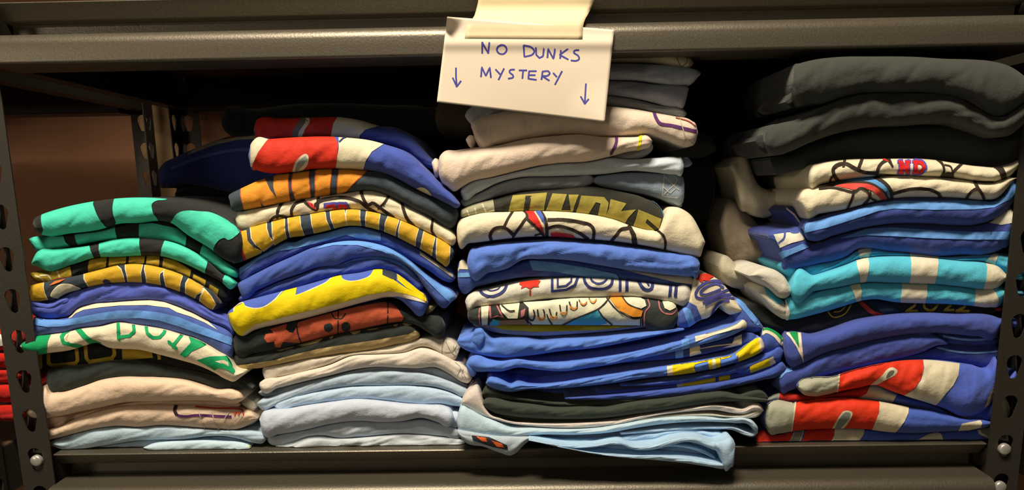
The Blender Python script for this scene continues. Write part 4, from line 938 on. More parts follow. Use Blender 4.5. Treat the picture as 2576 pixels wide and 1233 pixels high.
shirt('blue shirt with light blue and cream bands under the fleecy blue one', (52,78,150),
 [(1151,668),(1156,658),(1168,655),(1182,668),(1230,680),(1320,656),(1440,655),(1560,675),(1620,684),(1700,693),(1742,697),(1749,702)],[(1151,715),(1156,727),(1200,721),(1250,709),(1320,697),(1400,697),(1500,700),(1600,708),(1700,719),(1742,722),(1749,714)], G3, Y3, .000, ends=(3,3), r=.010,
 prints=[(st,CREAM,[('p',[(1145,640),(1178,640),(1178,678),(1145,677)]),('p',[(1540,672),(1640,680),(1752,693),(1752,717),(1700,710),(1620,692)])]),(st,(104,156,206),[('p',[(1145,687),(1182,686),(1184,697),(1145,698)]),('p',[(1330,655),(1400,662),(1480,675),(1550,690),(1560,703),(1480,697),(1400,684),(1340,680)])])])
shirt('fleecy plain royal blue shirt under the big white cartoon shirt', (74,112,196),
 [(1175,645),(1180,633),(1200,624),(1250,615),(1330,609),(1400,605),(1480,610),(1560,618),(1640,628),(1700,637),(1750,646),(1761,655)],[(1176,675),(1182,691),(1230,686),(1280,674),(1310,656),(1360,652),(1440,656),(1500,666),(1560,676),(1620,684),(1700,693),(1742,695),(1758,690),(1761,675)], G3, Y3, -.012, ends=(6,5), amp=.0045, fuzz=1.0,
 folds=[dict(T=[(1178,612),(1250,603),(1330,596),(1400,596),(1560,609),(1640,622),(1757,646)],B=[(1178,640),(1250,620),(1330,613),(1400,609),(1560,622),(1640,632),(1757,652)],dy=.03,rgb=(40,50,110))])  # shadow gap above the roll, painted as a navy fold
K5=(54,40,28)
shirt('big white shirt with black cartoon outlines and a red and blue wedge', (250,218,173),
 [(1150,562),(1156,554),(1168,548),(1200,538),(1280,533),(1350,531),(1420,533),(1480,539),(1540,551),(1600,572),(1640,579),(1660,574),(1668,548),(1680,526),(1695,521),(1720,528),(1745,550),(1762,582),(1774,608)],
 [(1149,600),(1152,612),(1180,612),(1250,604),(1330,596),(1400,596),(1480,602),(1560,609),(1640,622),(1700,635),(1752,645),(1764,642),(1770,620),(1774,612)], G3, Y3, -.010, ends=(4,3), r=.018,
 prints=[(gr,K5,[('s',6,[(1293,528),(1278,550),(1268,570)]),('s',8,[(1236,604),(1233,592),(1242,577),(1258,572),(1275,576),(1292,592)]),('s',7,[(1291,594),(1305,575),(1318,556),(1326,545),(1322,533),(1312,528)]),('s',7,[(1327,552),(1342,565),(1357,580),(1368,592)]),('s',8,[(1356,528),(1368,545),(1374,562),(1376,596)]),
    ('s',8,[(1377,553),(1420,553),(1460,559),(1484,566),(1494,580),(1492,604)]),('s',8,[(1377,575),(1400,569),(1425,573),(1455,585),(1480,602)]),('s',8,[(1538,606),(1550,592),(1563,577),(1582,574)]),('p',[(1578,568),(1586,566),(1600,590),(1604,616),(1590,614),(1588,592)]),('s',6,[(1650,578),(1668,592),(1674,610),(1672,632)]),('s',4,[(1345,592),(1360,588),(1370,590)])]),
  (gr,(222,44,34),[('p',[(1316,526),(1338,526),(1352,546),(1364,570),(1369,588),(1354,572),(1330,550),(1328,540)]),('p',[(1384,586),(1400,584),(1440,590),(1448,598),(1388,598)])]),(gr,(52,84,172),[('p',[(1342,526),(1357,526),(1367,545),(1371,566),(1360,550)])])])
shirt('black shirt with muted gold Dunks lettering above the cartoon shirt', (58,54,42),
 [(1157,530),(1180,520),(1250,500),(1300,486),(1400,476),(1480,469),(1560,482),(1620,498),(1660,522),(1676,548)],[(1160,548),(1200,541),(1280,536),(1350,534),(1420,536),(1480,542),(1540,554),(1600,574),(1650,582),(1666,572),(1676,556)], G3, Y3, -.002, ends=(3,6), r=.014,
 prints=[(lt,(176,152,64),[('p',[(1290,492),(1376,485),(1371,510),(1366,545),(1276,545),(1283,515)]),('p',[(1390,487),(1426,489),(1412,528),(1436,529),(1430,490),(1456,490),(1444,520),(1438,545),(1366,545),(1380,512)]),('p',[(1462,492),(1520,496),(1531,510),(1528,528),(1522,550),(1503,545),(1511,512),(1499,509),(1480,538),(1446,540),(1456,515)]),
    ('p',[(1536,501),(1576,512),(1562,531),(1600,527),(1580,548),(1570,565),(1520,550),(1532,525)]),('p',[(1606,527),(1664,551),(1658,576),(1628,551),(1624,560),(1646,578),(1640,590),(1590,575),(1600,550)])]),
  (lt,(58,54,42),[('p',[(1322,493),(1337,493),(1328,545),(1315,545)])]),(lt,(168,156,116),[('p',[(1150,525),(1240,500),(1247,545),(1150,560)])]),(lt,(214,200,160),[('l',4,[(1175,530),(1184,550)]),('l',4,[(1195,524),(1200,545)]),('l',4,[(1213,515),(1224,535),(1242,528)])]),(gr,(60,110,140),[('s',3,[(1640,505),(1660,522),(1670,545)])])])
shirt('grey shirt with faint white line drawing on its right end, third stack', (150,156,164),
 [(1484,452),(1500,444),(1520,440),(1600,434),(1660,437),(1712,441),(1722,448)],[(1484,458),(1505,466),(1560,478),(1640,493),(1690,510),(1712,516),(1722,505)], G3, Y3, .006, ends=(8,4), r=.010,
 prints=[(gr,(206,194,170),[('l',2.5,[(1672,436),(1666,493),(1704,497)]),('l',2,[(1672,445),(1698,470),(1708,478)]),('l',2,[(1694,440),(1704,452),(1700,462),(1668,490)]),('l',2,[(1668,470),(1686,486),(1700,474)])])],
 folds=[dict(T=[(1590,470),(1660,470),(1710,500),(1716,510)],B=[(1590,480),(1660,500),(1700,520),(1716,524)],dy=.008)])
shirt('grey shirt with a narrow left tip under the white ended one', (172,166,158),
 [(1158,503),(1172,495),(1200,487),(1250,462),(1310,447),(1380,445),(1450,443),(1488,441),(1496,450)],[(1159,512),(1166,520),(1200,513),(1250,496),(1300,484),(1400,476),(1480,468),(1496,458)], G3, Y3, .002, ends=(6,6), r=.010)
shirt('pale grey shirt whose bright white right end sticks out of the shade', (206,204,196),
 [(1158,475),(1175,460),(1240,445),(1300,430),(1380,412),(1480,406),(1530,396),(1580,401),(1650,397),(1705,396),(1717,400),(1721,412)],[(1158,490),(1163,499),(1200,486),(1250,461),(1310,446),(1380,444),(1450,442),(1520,438),(1590,430),(1650,434),(1700,439),(1717,437),(1721,425)], G3, Y3, -.004, ends=(6,4), r=.012,
 folds=[dict(name='sleeve',T=[(1712,402),(1730,396),(1742,408)],B=[(1712,418),(1732,420),(1742,414)],dy=.02,rgb=(150,156,170))])
shirt('pale pink shirt with purple and yellow lines, lower of the two under the sign', (236,202,168),
 [(1103,398),(1110,388),(1150,378),(1200,371),(1250,366),(1310,352),(1400,341),(1460,338),(1520,344),(1600,343),(1632,342),(1641,352)],[(1103,440),(1110,456),(1125,470),(1140,482),(1160,472),(1180,460),(1240,445),(1300,430),(1350,418),(1400,411),(1480,406),(1530,395),(1580,382),(1620,375),(1635,368),(1641,358)], G3, Y3, -.012, ends=(3,5), r=.020,
 prints=[(st,PURPLE,[('s',7.5,[(1549,336),(1551,355),(1546,370),(1538,386)])]),(st,(226,206,20),[('s',7,[(1612,336),(1610,355),(1606,376)])])],
 folds=[dict(name='sleeve',T=[(1086,402),(1095,398),(1106,402)],B=[(1086,420),(1095,445),(1106,450)],dy=.02), dict(T=[(1530,384),(1580,378),(1630,362),(1643,358)],B=[(1530,396),(1580,400),(1620,395),(1643,380)],dy=.012,rgb=(196,184,166))])
shirt('pale pink shirt with a curved purple line, upper of the two under the sign', (228,196,162),
 [(1185,306),(1195,300),(1250,285),(1300,272),(1400,266),(1530,267),(1600,275),(1650,284),(1700,293),(1740,304),(1752,316),(1756,330)],[(1188,325),(1195,350),(1206,371),(1250,365),(1310,352),(1400,340),(1460,338),(1520,344),(1600,343),(1640,342),(1680,355),(1710,367),(1735,369),(1750,357),(1756,340)], G3, Y3, -.008, ends=(3,6), r=.020,
 prints=[(st,PURPLE,[('s',8,[(1644,278),(1650,296),(1662,311),(1690,316),(1720,323),(1752,331)])]),(gr,(196,176,146),[('s',2.5,[(1710,298),(1720,330),(1726,345),(1745,364)]),('s',2.5,[(1726,342),(1718,366)])]),(st,(170,80,60),[('s',2.5,[(1700,297),(1730,305),(1750,318)])])],
 folds=[dict(name='sleeve',T=[(1172,345),(1182,340),(1196,342)],B=[(1172,358),(1184,372),(1196,368)],dy=.012)])
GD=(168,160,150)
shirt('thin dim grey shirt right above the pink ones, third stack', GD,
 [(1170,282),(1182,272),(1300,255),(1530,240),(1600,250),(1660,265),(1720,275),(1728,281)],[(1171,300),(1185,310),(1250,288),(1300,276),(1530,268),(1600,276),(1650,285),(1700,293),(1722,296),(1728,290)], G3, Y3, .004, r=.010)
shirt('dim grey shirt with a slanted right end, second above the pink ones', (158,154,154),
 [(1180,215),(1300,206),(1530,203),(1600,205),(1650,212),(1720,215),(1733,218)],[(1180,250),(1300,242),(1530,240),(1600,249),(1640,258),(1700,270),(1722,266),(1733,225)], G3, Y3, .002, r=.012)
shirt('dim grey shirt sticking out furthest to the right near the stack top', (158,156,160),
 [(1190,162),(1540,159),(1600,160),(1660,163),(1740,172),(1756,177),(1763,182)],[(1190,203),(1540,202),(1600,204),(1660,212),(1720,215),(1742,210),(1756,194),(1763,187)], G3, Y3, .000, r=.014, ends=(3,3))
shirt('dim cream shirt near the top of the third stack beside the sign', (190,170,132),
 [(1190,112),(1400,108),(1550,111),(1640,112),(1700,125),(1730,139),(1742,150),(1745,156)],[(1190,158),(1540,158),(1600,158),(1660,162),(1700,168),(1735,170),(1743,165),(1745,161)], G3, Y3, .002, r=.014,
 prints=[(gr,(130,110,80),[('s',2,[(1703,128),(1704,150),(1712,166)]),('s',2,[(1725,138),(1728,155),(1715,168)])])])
shirt('cream shirt topmost of the third stack, only its tip below the rail', (216,196,154),
 [(1300,80),(1560,82),(1700,84),(1724,92)],[(1300,100),(1560,104),(1650,113),(1700,122),(1716,121),(1724,112)], G3, Y3, .004, r=.012)
# ================================================================== stack 4 (rightmost), bottom to top
Y4=0.030
BR=(52,84,172); RD=(232,56,26)
shirt('red, cream and blue shirt at the very bottom of the rightmost stack', BR,
 [(1897,1102),(1905,1090),(1925,1082),(1940,1091),(2000,1084),(2100,1078),(2180,1081),(2300,1090),(2400,1085),(2450,1082),(2480,1076),(2498,1075),(2507,1085)],[(1899,1116),(1920,1123),(1970,1121),(2050,1121),(2150,1121),(2250,1117),(2350,1116),(2420,1121),(2460,1125),(2490,1113),(2507,1096)], G4, Y4, -.002, ends=(4,5),
 prints=[(st,(214,46,26),[('p',[(1885,1070),(1999,1070),(1993,1095),(1985,1112),(1975,1135),(1885,1135)]),('p',[(2030,1070),(2101,1070),(2099,1095),(2082,1130),(2005,1130),(2022,1100)])]),(st,CREAM,[('p',[(2101,1070),(2178,1072),(2172,1095),(2160,1112),(2150,1130),(2082,1130),(2099,1095)]),('c',[(2308,1111),(2335,1094),(2362,1090),(2371,1100),(2366,1110)]),('p',[(2448,1070),(2510,1065),(2510,1095),(2495,1115),(2490,1104),(2465,1094)]),('s',24,[(1992,1125),(2005,1100),(2012,1075)])]),(st,(140,134,112),[('s',20,[(1992,1125),(2005,1100),(2012,1075)]),('p',[(2458,1070),(2510,1065),(2508,1095),(2495,1100),(2470,1090)])])])
shirt('red, cream and blue shirt with grey left sleeve, second from bottom, rightmost stack', BR,
 [(1921,1026),(1928,1018),(2000,1012),(2080,1002),(2150,1002),(2210,1010),(2290,1025),(2350,1033),(2420,1050),(2480,1058),(2497,1063)],[(1923,1068),(1933,1088),(1960,1091),(2000,1084),(2100,1078),(2180,1080),(2240,1087),(2300,1090),(2360,1087),(2420,1083),(2470,1078),(2497,1070)], G4, Y4, -.010, ends=(3,4),
 prints=[(st,HEATH,[('p',[(1910,1000),(2003,1000),(1998,1040),(1990,1095),(1910,1100)])]),(st,RD,[('p',[(2003,1000),(2205,995),(2213,1018),(2211,1040),(2202,1062),(2188,1095),(1990,1095),(1998,1040)])]),(st,CREAM,[('s',3.5,[(2003,1000),(1998,1040),(1990,1095)]),('p',[(2205,995),(2213,1018),(2211,1040),(2202,1062),(2188,1095),(2245,1095),(2262,1078),(2276,1060),(2285,1040),(2288,1010)]),('p',[(2408,1088),(2420,1066),(2466,1058),(2471,1064),(2468,1075)]),('c',[(2090,1088),(2108,1052),(2124,1034),(2144,1038),(2138,1058),(2118,1080)])]),(st,(140,138,118),[('c',[(2098,1083),(2112,1054),(2126,1038),(2139,1041),(2132,1058),(2114,1076)])])])
shirt('red, cream and blue shirt half hidden, with a loose white edged hem at right', (44,72,158),
 [(1925,1004),(1945,992),(2000,990),(2040,996),(2110,985),(2160,975),(2200,968),(2240,985),(2350,1017),(2420,1050),(2480,1010),(2510,985),(2525,995),(2541,1025)],[(1925,1010),(1960,1016),(2000,1014),(2080,1003),(2150,1002),(2200,1009),(2240,1013),(2300,1025),(2380,1045),(2450,1062),(2500,1056),(2525,1045),(2535,1050),(2541,1042)], G4, Y4, -.001, ends=(4,4), r=.012,
 prints=[(st,(150,144,124),[('p',[(1915,980),(1966,980),(1955,1020),(1915,1020)])]),(st,(196,40,24),[('p',[(1966,975),(2190,965),(2190,985),(2170,997),(2150,1010),(1955,1020)])]),(st,(214,192,152),[('p',[(2195,960),(2215,965),(2258,992),(2240,1020),(2150,1005),(2180,990)]),('c',[(2388,1035),(2405,1048),(2430,1046),(2433,1050),(2410,1054),(2392,1046)])]),(st,WHITE,[('s',4,[(2502,985),(2512,1005),(2518,1030),(2516,1045)])]),(st,(226,208,172),[('p',[(2505,980),(2545,1000),(2545,1055),(2520,1050),(2518,1015)])])])
shirt('large red, cream and royal blue shirt with a grey sleeve roll, rightmost stack', (64,90,188),
 [(2003,965),(2015,955),(2050,948),(2100,946),(2130,936),(2200,918),(2260,908),(2320,905),(2400,912),(2450,920),(2490,925),(2508,905),(2513,930)],[(2005,975),(2018,990),(2040,997),(2080,993),(2110,985),(2160,975),(2200,968),(2240,983),(2290,1000),(2345,1017),(2380,1030),(2420,1049),(2460,1042),(2490,1018),(2513,965)], G4, Y4, -.014, ends=(7,3), amp=.005, r=.022, behind=True,
 prints=[(st,HEATH,[('p',[(1995,930),(2112,930),(2110,960),(2105,1000),(1995,1010)])]),(st,RD,[('p',[(2112,925),(2110,960),(2104,1005),(2170,990),(2205,975),(2240,985),(2275,994),(2300,978),(2318,952),(2324,925),(2320,895),(2200,905)])]),
   (st,CREAM,[('s',3.5,[(2112,928),(2110,960),(2105,1000)]),('p',[(2320,895),(2325,925),(2318,955),(2300,980),(2272,995),(2345,1025),(2362,1012),(2380,990),(2398,970),(2411,945),(2416,900)]),('c',[(2185,972),(2215,948),(2232,930),(2245,925),(2257,932),(2254,943),(2232,954),(2208,966)]),('p',[(2476,1026),(2488,998),(2498,975),(2512,960),(2514,975),(2490,1015)])]),(st,(120,112,88),[('c',[(2232,942),(2240,933),(2250,934),(2244,944),(2230,951)])])])
RB=(58,76,156)
shirt('navy shirt layers with thin light blue edges at the right, rightmost stack', (48,66,138),
 [(2250,905),(2320,885),(2370,868),(2420,867),(2470,868),(2508,866),(2513,872)],[(2250,909),(2320,906),(2400,912),(2450,920),(2490,925),(2505,912),(2513,900)], G4, Y4, .000, r=.010,
 prints=[(st,(120,162,206),[('s',4.5,[(2355,874),(2400,884),(2450,888),(2512,884)])])],
 folds=[dict(T=[(2340,838),(2400,840),(2460,846),(2512,838)],B=[(2340,862),(2400,867),(2460,870),(2512,866)],dy=.000,r=.010,prints=[(st,(120,162,206),[('s',5,[(2372,846),(2420,854),(2470,855),(2512,848)])])])])
shirt('royal blue shirt with a crumpled left end above the red sleeve roll', RB,
 [(1956,940),(1965,930),(1982,922),(2020,915),(2060,895),(2130,874),(2200,856),(2280,842),(2345,840),(2370,851),(2385,862)],[(1957,962),(1965,986),(1985,984),(2030,962),(2100,938),(2180,921),(2250,906),(2320,886),(2360,869),(2385,867)], G4, Y4, -.008, ends=(8,4), amp=.003,
 prints=[(st,(96,146,206),[('s',3,[(2120,877),(2200,856),(2280,842),(2345,841)]),('s',9,[(1962,948),(1975,935),(1992,930)])])])
shirt('royal blue shirt with a white and green triangle near its left end', RB,
 [(1969,860),(1972,845),(1985,836),(2010,836),(2040,841),(2090,829),(2150,808),(2220,795),(2320,787),(2400,790),(2500,795),(2516,801)],[(1970,885),(1977,908),(1988,923),(2020,916),(2060,896),(2130,874),(2200,856),(2280,843),(2340,839),(2400,841),(2460,846),(2510,840),(2516,826)], G4, Y4, -.010, ends=(6,3), r=.022, behind=True,
 prints=[(gr,WHITE,[('p',[(1975,838),(2010,826),(2015,840),(2022,911),(2003,872),(1988,850)])]),(gr,(28,146,70),[('p',[(1986,838),(2006,828),(2011,876),(2000,858)])])])
shirt('black shirt with gold 2022, a red diagonal and a gold shield outline', (40,40,36),
 [(1862,768),(1885,764),(1905,766),(1940,788),(1975,803),(2050,790),(2120,771),(2170,757),(2250,760),(2400,766),(2500,773),(2518,774)],[(1862,776),(1895,806),(1960,838),(2030,843),(2090,828),(2150,807),(2220,794),(2320,787),(2400,789),(2500,788),(2518,782)], G4, Y4, .004, ends=(6,4), r=.010, behind=True,
 prints=[(lt,(196,152,40),[('l',6,[(2307,755),(2300,770),(2280,783),(2306,782)]),('s',6,[(2327,755),(2325,772),(2338,781),(2352,776),(2366,755)]),('l',6,[(2398,755),(2390,770),(2377,780),(2401,780)]),('l',6,[(2437,758),(2425,774),(2406,782),(2436,783)]),('s',3.5,[(2078,780),(2097,798),(2125,790),(2142,766)]),('s',2.5,[(2098,786),(2115,783),(2128,770)])]),
  (gr,(196,56,34),[('p',[(2148,752),(2166,756),(2200,784),(2240,792),(2210,798),(2185,786)]),('p',[(2505,770),(2520,765),(2520,785),(2503,780)])]),(gr,(30,44,60),[('p',[(2175,755),(2230,760),(2270,787),(2225,790)])])])
CY=(66,186,210)
cream1=[('p',[(2150,645),(2182,640),(2187,665),(2184,692),(2172,730),(2165,725),(2163,695)]),('p',[(2289,635),(2293,665),(2292,695),(2284,725),(2349,725),(2358,690),(2361,665),(2358,635)]),('p',[(2474,640),(2484,675),(2481,705),(2470,740),(2540,740),(2540,640)])]
cream2=[('p',[(2134,712),(2160,704),(2168,730),(2166,762),(2157,765),(2148,738)]),('p',[(2270,700),(2268,740),(2262,775),(2325,775),(2333,740),(2333,700)]),('p',[(2454,720),(2454,750),(2446,785),(2500,785),(2514,757),(2506,737),(2490,720)])]
shirt('lower cyan shirt with cream blocks and white cuffs, rightmost stack', CY,
 [(1970,765),(1978,750),(1988,744),(2050,734),(2120,721),(2170,712),(2250,712),(2350,715),(2420,722),(2480,728),(2515,722),(2531,730)],[(1970,795),(1976,804),(1988,804),(2050,791),(2120,771),(2170,756),(2200,753),(2250,760),(2320,763),(2400,766),(2450,770),(2490,773),(2518,766),(2531,745)], G4, Y4, -.008, ends=(4,5), behind=True,
 prints=[(st,(238,216,176),cream2),(st,(236,218,186),[('p',[(1960,740),(1978,755),(1984,775),(1988,785),(1980,812),(1960,812)])])],
 folds=[dict(name='sleeve',T=[(1906,728),(1920,722),(1945,738),(1975,762),(1988,775)],B=[(1906,738),(1928,768),(1955,794),(1975,803),(1988,795)],dy=-.002,rgb=(226,206,174),r=.010,prints=[(st,CY,[('p',[(1920,718),(1932,720),(1972,752),(1985,756),(1975,765),(1955,764),(1930,742)])])])])
shirt('upper cyan shirt with three cream blocks, rightmost stack', CY,
 [(1986,722),(1989,711),(2050,692),(2120,669),(2165,652),(2200,647),(2280,645),(2350,650),(2420,657),(2480,662),(2518,676),(2531,690)],[(1987,735),(1990,744),(2050,733),(2120,721),(2170,711),(2250,712),(2300,713),(2350,715),(2420,722),(2480,728),(2512,722),(2531,705)], G4, Y4, -.012, ends=(3,7), r=.020, behind=True,
 prints=[(st,(240,218,178),cream1)],
 folds=[dict(name='sleeve',T=[(1884,690),(1905,678),(1930,674),(1958,684),(1978,703),(1990,728)],B=[(1884,698),(1915,712),(1940,732),(1958,748),(1976,750),(1990,740)],dy=-.006,rgb=(222,204,174),r=.014,ends=(10,5))])
shirt('cyan shirt squeezed below the striped blue ones, mostly hidden', (56,176,204),
 [(1955,664),(1965,656),(2000,668),(2050,664),(2130,645),(2160,627),(2240,632),(2300,638),(2350,645),(2480,641),(2520,640),(2534,644)],[(1955,672),(1975,690),(2010,705),(2060,692),(2130,668),(2170,652),(2200,648),(2300,646),(2400,656),(2500,668),(2534,690)], G4, Y4, .000, ends=(5,3), r=.012, amp=.004, behind=True,
 prints=[(st,(234,206,170),[('p',[(2154,620),(2191,620),(2192,638),(2180,655),(2168,660)]),('p',[(2288,630),(2362,635),(2362,665),(2290,655)]),('p',[(2470,665),(2500,638),(2516,632),(2505,660),(2495,700),(2478,690)])])])
SB=(54,72,148)
shirt('blue shirt with a light blue stripe and a cream lettered left corner', SB,
 [(1931,588),(1942,582),(1990,575),(2012,572),(2030,600),(2100,591),(2180,572),(2250,563),(2330,563),(2400,567),(2450,567),(2490,555),(2520,530),(2540,519),(2547,530)],[(1932,602),(1952,620),(1965,650),(1978,678),(1985,679),(2050,665),(2130,645),(2160,626),(2180,625),(2240,632),(2300,638),(2350,645),(2420,641),(2480,640),(2520,626),(2540,608),(2547,580)], G4, Y4, -.004, ends=(2,3), r=.020, behind=True,
 prints=[(st,(240,220,184),[('p',[(1946,590),(1978,586),(2010,583),(2024,600),(2022,604),(1990,612),(1962,624)]),('p',[(2436,566),(2520,528),(2550,505),(2550,560),(2520,566),(2480,560)])]),(lt,(62,80,150),[('s',5,[(1975,584),(1972,600),(1958,612)]),('s',5,[(1985,580),(1995,586),(2010,584)])]),
   (st,(92,152,220),[('p',[(1958,634),(1990,626),(2020,613),(2036,622),(2000,636),(1968,650)]),('p',[(2110,602),(2180,577),(2240,573),(2350,580),(2450,584),(2550,582),(2550,602),(2450,603),(2350,600),(2240,594),(2180,592)])])],
 folds=[dict(T=[(1965,655),(2000,640),(2060,630),(2130,620)],B=[(1975,680),(2050,665),(2130,645)],dy=-.004,r=.008)])
shirt('blue shirt with a wide light blue stripe under the white cartoon shirts', SB,
 [(2018,572),(2024,560),(2060,545),(2130,527),(2200,508),(2250,498),(2320,494),(2400,496),(2460,502),(2500,506),(2530,482),(2552,449),(2559,470)],[(2019,580),(2028,600),(2040,606),(2100,592),(2180,572),(2250,563),(2330,563),(2400,567),(2450,566),(2500,551),(2540,521),(2559,490)], G4, Y4, -.016, ends=(3,3), r=.022, behind=True,
 prints=[(st,(96,156,226),[('p',[(2016,566),(2080,549),(2150,530),(2200,514),(2250,506),(2350,506),(2450,505),(2495,508),(2522,490),(2553,445),(2562,480),(2540,502),(2500,522),(2450,527),(2350,528),(2250,525),(2210,531),(2150,551),(2080,573),(2024,586)])]),(st,CREAM,[('p',[(2320,490),(2400,491),(2420,495),(2400,498),(2330,497)])])],
 folds=[dict(T=[(1972,528),(1984,518),(2006,536),(2026,562)],B=[(1972,534),(1984,545),(2006,572),(2026,594)],dy=.020,r=.006,rgb=(44,60,120),prints=[(st,(226,208,180),[('l',4,[(1975,522),(1998,540),(2018,568)])])])])  # receding side of the shirt, its shade painted as a darker blue
K4=(58,44,32)
shirt('white cartoon shirt with a red and blue wedge, under the ND one', (250,218,173),
 [(2008,497),(2014,486),(2040,473),(2090,463),(2140,452),(2200,446),(2260,441),(2320,444),(2400,449),(2450,456),(2500,459),(2540,445),(2552,447)],[(2009,512),(2018,524),(2028,545),(2060,539),(2130,527),(2180,513),(2220,504),(2270,498),(2350,497),(2420,499),(2480,503),(2510,498),(2538,470),(2552,452)], G4, Y4, -.024, ends=(5,3), r=.020, behind=True,
 prints=[(gr,(72,136,190),[('p',[(2088,458),(2140,445),(2195,442),(2222,455),(2240,475),(2243,500),(2228,484),(2195,463),(2150,458)])]),(gr,(232,74,60),[('p',[(2096,467),(2150,459),(2190,463),(2215,478),(2233,503),(2215,500),(2195,480),(2170,472),(2150,478)])]),
   (gr,K4,[('s',5,[(2060,475),(2110,463),(2150,459),(2190,462),(2220,479),(2236,500)]),('s',5,[(2062,475),(2100,473),(2145,482),(2165,473),(2182,480),(2190,497),(2205,505)]),('s',6,[(2148,481),(2142,503),(2130,530)]),('s',6,[(2190,485),(2186,500),(2172,515)]),('s',8,[(2192,442),(2225,460),(2241,480),(2244,505)]),('s',8,[(2246,487),(2290,476),(2330,476),(2358,485),(2368,500)]),('s',7,[(2428,503),(2444,482),(2460,475),(2470,487),(2478,506)]),('s',8,[(2448,450),(2461,475)])])])
shirt('white cartoon shirt with red ND initials, topmost white of the rightmost stack', (250,218,173),
 [(2033,432),(2042,418),(2060,412),(2120,402),(2200,400),(2280,399),(2340,401),(2400,410),(2460,418),(2520,419),(2550,410),(2564,404)],[(2033,462),(2042,476),(2060,466),(2085,459),(2140,451),(2200,445),(2250,441),(2320,444),(2400,448),(2450,455),(2500,459),(2545,440),(2564,420)], G4, Y4, -.026, ends=(4,2), r=.018, behind=True,
 prints=[(gr,K4,[('s',7,[(2126,396),(2122,419)]),('s',8,[(2171,395),(2158,428)]),('s',9,[(2112,458),(2099,442),(2097,424),(2110,414),(2130,413),(2150,423),(2172,433),(2206,436)]),('s',8,[(2207,442),(2209,424),(2219,410),(2234,402)]),('s',6,[(2087,465),(2090,450),(2098,441)]),('p',[(2222,396),(2238,396),(2248,418),(2246,422),(2234,408)]),
     ('s',5,[(2205,440),(2230,440),(2260,443)]),('s',6,[(2352,398),(2370,412),(2375,430),(2366,447)]),('s',7,[(2388,448),(2400,430),(2425,408)]),('s',4,[(2376,415),(2392,420),(2398,440)]),('c',[(2372,446),(2380,434),(2392,434),(2400,448)]),('s',15,[(2500,412),(2520,430),(2528,455)]),('s',3,[(2396,449),(2440,455),(2500,457)])]),
   (gr,(214,50,40),[('p',[(2212,396),(2222,397),(2238,408),(2226,405)])]),
   (lt,(70,66,170),[('l',12,[(2266,407),(2266,434)]),('l',12,[(2266,408),(2283,432)]),('l',12,[(2284,408),(2284,434)]),('l',7,[(2257,434),(2274,434)]),('l',7,[(2257,407),(2270,407)]),('l',7,[(2276,407),(2292,407)]),('l',12,[(2303,407),(2303,434)]),('s',11,[(2300,408),(2318,408),(2327,420),(2318,433),(2300,434)]),('l',6,[(2294,407),(2306,407)]),('l',6,[(2294,435),(2306,435)])]),
   (lt,(228,36,36),[('l',9,[(2267,409),(2267,432)]),('l',9,[(2267,409),(2282,430)]),('l',9,[(2283,409),(2283,432)]),('l',5,[(2260,433),(2274,433)]),('l',5,[(2260,408),(2270,408)]),('l',5,[(2277,408),(2290,408)]),('l',9,[(2304,409),(2304,432)]),('s',8,[(2302,409),(2317,410),(2324,420),(2317,431),(2302,432)]),('l',5,[(2296,408),(2306,408)]),('l',5,[(2296,433),(2306,433)])])],
 folds=[dict(name='sleeve',T=[(1832,414),(1848,404),(1885,405),(1895,440),(1930,478),(1990,468),(2034,470)],B=[(1834,425),(1850,460),(1858,505),(1885,535),(1915,548),(1960,540),(2034,540)],dy=.10,r=.02,amp=.006,rgb=(196,176,140)),  # white sleeves with the dim rear shade mixed into their cloth colours
  dict(name='sleeve',T=[(1812,545),(1825,508),(1842,500),(1865,525),(1890,545),(1960,640)],B=[(1813,600),(1830,650),(1860,672),(1900,674),(1930,668),(1960,664)],dy=.12,r=.02,amp=.006,rgb=(150,128,100)),
  dict(name='sleeve',T=[(1806,650),(1822,642),(1860,672),(1900,682),(1925,690)],B=[(1808,690),(1825,712),(1870,730),(1900,740),(1925,745)],dy=.09,r=.02,amp=.006,rgb=(196,176,140))])
BK=(66,64,54)
shirt('lowest of the three plain black shirts topping the rightmost stack', (54,54,48),
 [(1935,398),(1990,382),(2040,360),(2100,338),(2200,320),(2350,312),(2450,328),(2510,346),(2530,348),(2560,330),(2600,296)],[(1937,408),(1942,427),(1965,436),(2010,428),(2060,412),(2120,402),(2200,400),(2300,399),(2400,410),(2460,418),(2520,419),(2560,405),(2600,360)], G4, Y4, -.004, ends=(3,6), r=.014)
shirt('black shirt in the middle of the three, its left end open and curled', BK,
 [(1920,338),(1925,328),(1960,311),(2000,302),(2030,290),(2070,268),(2110,247),(2150,236),(2230,233),(2330,233),(2400,239),(2450,258),(2500,290),(2520,293),(2550,277),(2600,235)],[(1921,365),(1930,382),(1960,390),(1985,382),(2040,358),(2100,337),(2150,326),(2200,318),(2280,315),(2350,310),(2400,312),(2450,327),(2510,346),(2540,340),(2600,285)], G4, Y4, -.032, ends=(4,6), r=.026, amp=.004,
 folds=[dict(name='sleeve',T=[(1898,350),(1910,342),(1935,340),(1950,352)],B=[(1900,360),(1912,380),(1932,388),(1950,385)],dy=.006,r=.010,rgb=(50,48,42))],
 prints=[])
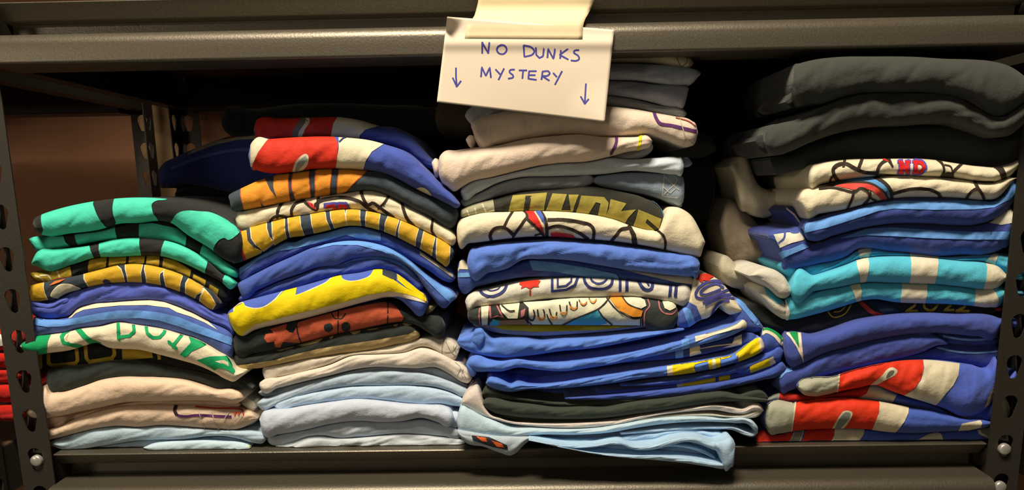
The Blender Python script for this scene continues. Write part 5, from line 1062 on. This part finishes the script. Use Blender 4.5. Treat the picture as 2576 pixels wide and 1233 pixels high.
shirt('thick black shirt topmost of the rightmost stack', BK,
 [(1992,180),(1997,165),(2010,160),(2050,150),(2100,144),(2200,142),(2300,143),(2380,148),(2450,150),(2500,155),(2550,172),(2575,190),(2600,215)],[(1992,240),(2000,255),(2040,262),(2080,258),(2110,247),(2150,237),(2250,233),(2350,235),(2430,252),(2500,290),(2520,293),(2550,277),(2600,235)], G4, Y4, -.044, ends=(12,8), r=.026, amp=.004,
 folds=[dict(name='sleeve',T=[(1974,252),(1985,238),(2000,200)],B=[(1974,262),(1985,270),(2000,275)],dy=.012,r=.008)])
# small green striped shoulder between stacks 3 and 4
shirt('blue shirt shoulder with green and white stripes between the third and rightmost stacks', (52,80,160),
 [(1912,848),(1916,832),(1928,825),(1945,830),(1960,840),(1974,856)],[(1912,890),(1930,896),(1955,890),(1974,880)], G3, Y3, -.006, ends=(4,4), prints=[(st,CREAM,[('s',14,[(1914,836),(1930,832),(1950,842),(1968,862)])]),(st,(30,150,72),[('s',7,[(1916,829),(1932,828),(1952,838),(1970,856)])])])
# ================================================================== rear row
YR=0.235
shirt('navy shirt with cream and red print behind the second stack, left end showing', (44,56,120),
 [(396,432),(405,418),(440,396),(480,378),(520,362),(560,348),(600,338),(700,330),(800,330)],[(397,445),(402,466),(415,472),(440,472),(480,466),(560,480),(640,500),(800,520)], G5, YR, ends=(4,4), r=.03,
 prints=[(st,(170,156,124),[('p',[(470,390),(520,355),(600,328),(660,320),(660,350),(600,352),(540,365),(490,384)])]),(st,(130,36,28),[('p',[(548,348),(590,334),(620,334),(600,345),(560,352)])]),(st,(60,84,150),[('s',8,[(430,425),(500,398),(580,380),(660,376)])])], depth=.17)
shirt('black shirt below the navy one in the rear row', (26,26,28),
 [(440,480),(480,468),(560,482),(640,500),(800,520)],[(445,500),(470,560),(560,640),(800,700)], G5, YR, .01, depth=.16)
shirt('black shirt mound at the top of the rear row behind the second stack', (26,27,28),
 [(557,290),(566,274),(590,268),(640,274),(720,264),(850,260),(960,264),(1080,272),(1130,290)],[(557,320),(575,338),(650,345),(800,350),(1000,360),(1130,380)], G5, YR, .0, depth=.17, r=.03)
shirt('dark shirt in the rear row under the black mound', (24,25,30),
 [(650,345),(800,350),(1000,360),(1170,330)],[(650,560),(800,600),(1000,600),(1170,560)], G5, YR, .012, depth=.16)
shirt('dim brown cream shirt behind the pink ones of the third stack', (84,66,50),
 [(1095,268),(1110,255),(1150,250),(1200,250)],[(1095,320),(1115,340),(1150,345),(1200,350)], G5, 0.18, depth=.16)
shirt('dim dark grey shirt behind the third stack at right', (62,58,50),
 [(1640,300),(1740,330),(1790,350),(1802,365)],[(1640,400),(1700,395),(1780,392),(1802,380)], G5, 0.16, depth=.16)
shirt('charcoal shirt behind the third stack at right, below the grey one', (34,34,34),
 [(1640,400),(1740,396),(1790,410),(1800,430)],[(1640,520),(1740,540),(1785,540),(1800,500)], G5, 0.18, depth=.16)
shirt('black shirt filling the rear between the third and rightmost stacks', (20,20,20),
 [(1700,540),(1800,540),(1950,560),(2100,600)],[(1700,860),(1800,870),(1950,880),(2100,880)], G5, YR, depth=.16)
shirt('black shirt high in the rear between the third and rightmost stacks', (18,18,18),
 [(1760,180),(1900,170),(2200,170),(2500,180)],[(1760,535),(1900,540),(2200,560),(2500,560)], G5, YR, depth=.16)
for i in range(9):
    y = 250 + i*96
    shirt(['topmost','second','third','fourth','fifth','sixth','seventh','eighth','lowest'][i]+' dark shirt of the pile beyond the right post', (26,28,38), [(2600,y+10),(2660,y),(2900,y+6)], [(2600,y+80),(2660,y+94),(2900,y+92)], 'dark shirts on the rack beyond the right post', 0.07)
# ================================================================== neighbouring rack's red shirts
RX=(206,34,20)
ys=[(838,882),(884,925),(927,962),(964,1012),(1014,1060)]
nm=['topmost','second','third','fourth','lowest']
for i,(a,b) in enumerate(ys):
    shirt('%s red shirt of the pile beyond the left post'%nm[i], RX if i else (196,40,26), [(-330,a+8),(-120,a),(-20,a+2+i),(24+i*6,a+8),(40+i*6,a+16)],[(-330,b-4),(-120,b),(-20,b-2),(24+i*6,b-4),(40+i*6,b-12)], G6, 0.05, ends=(8,8), prints=[(st,(230,214,190),[('p',[(-60,a),(10,a),(14,b-14),(-60,b)])])] if i==0 else [])
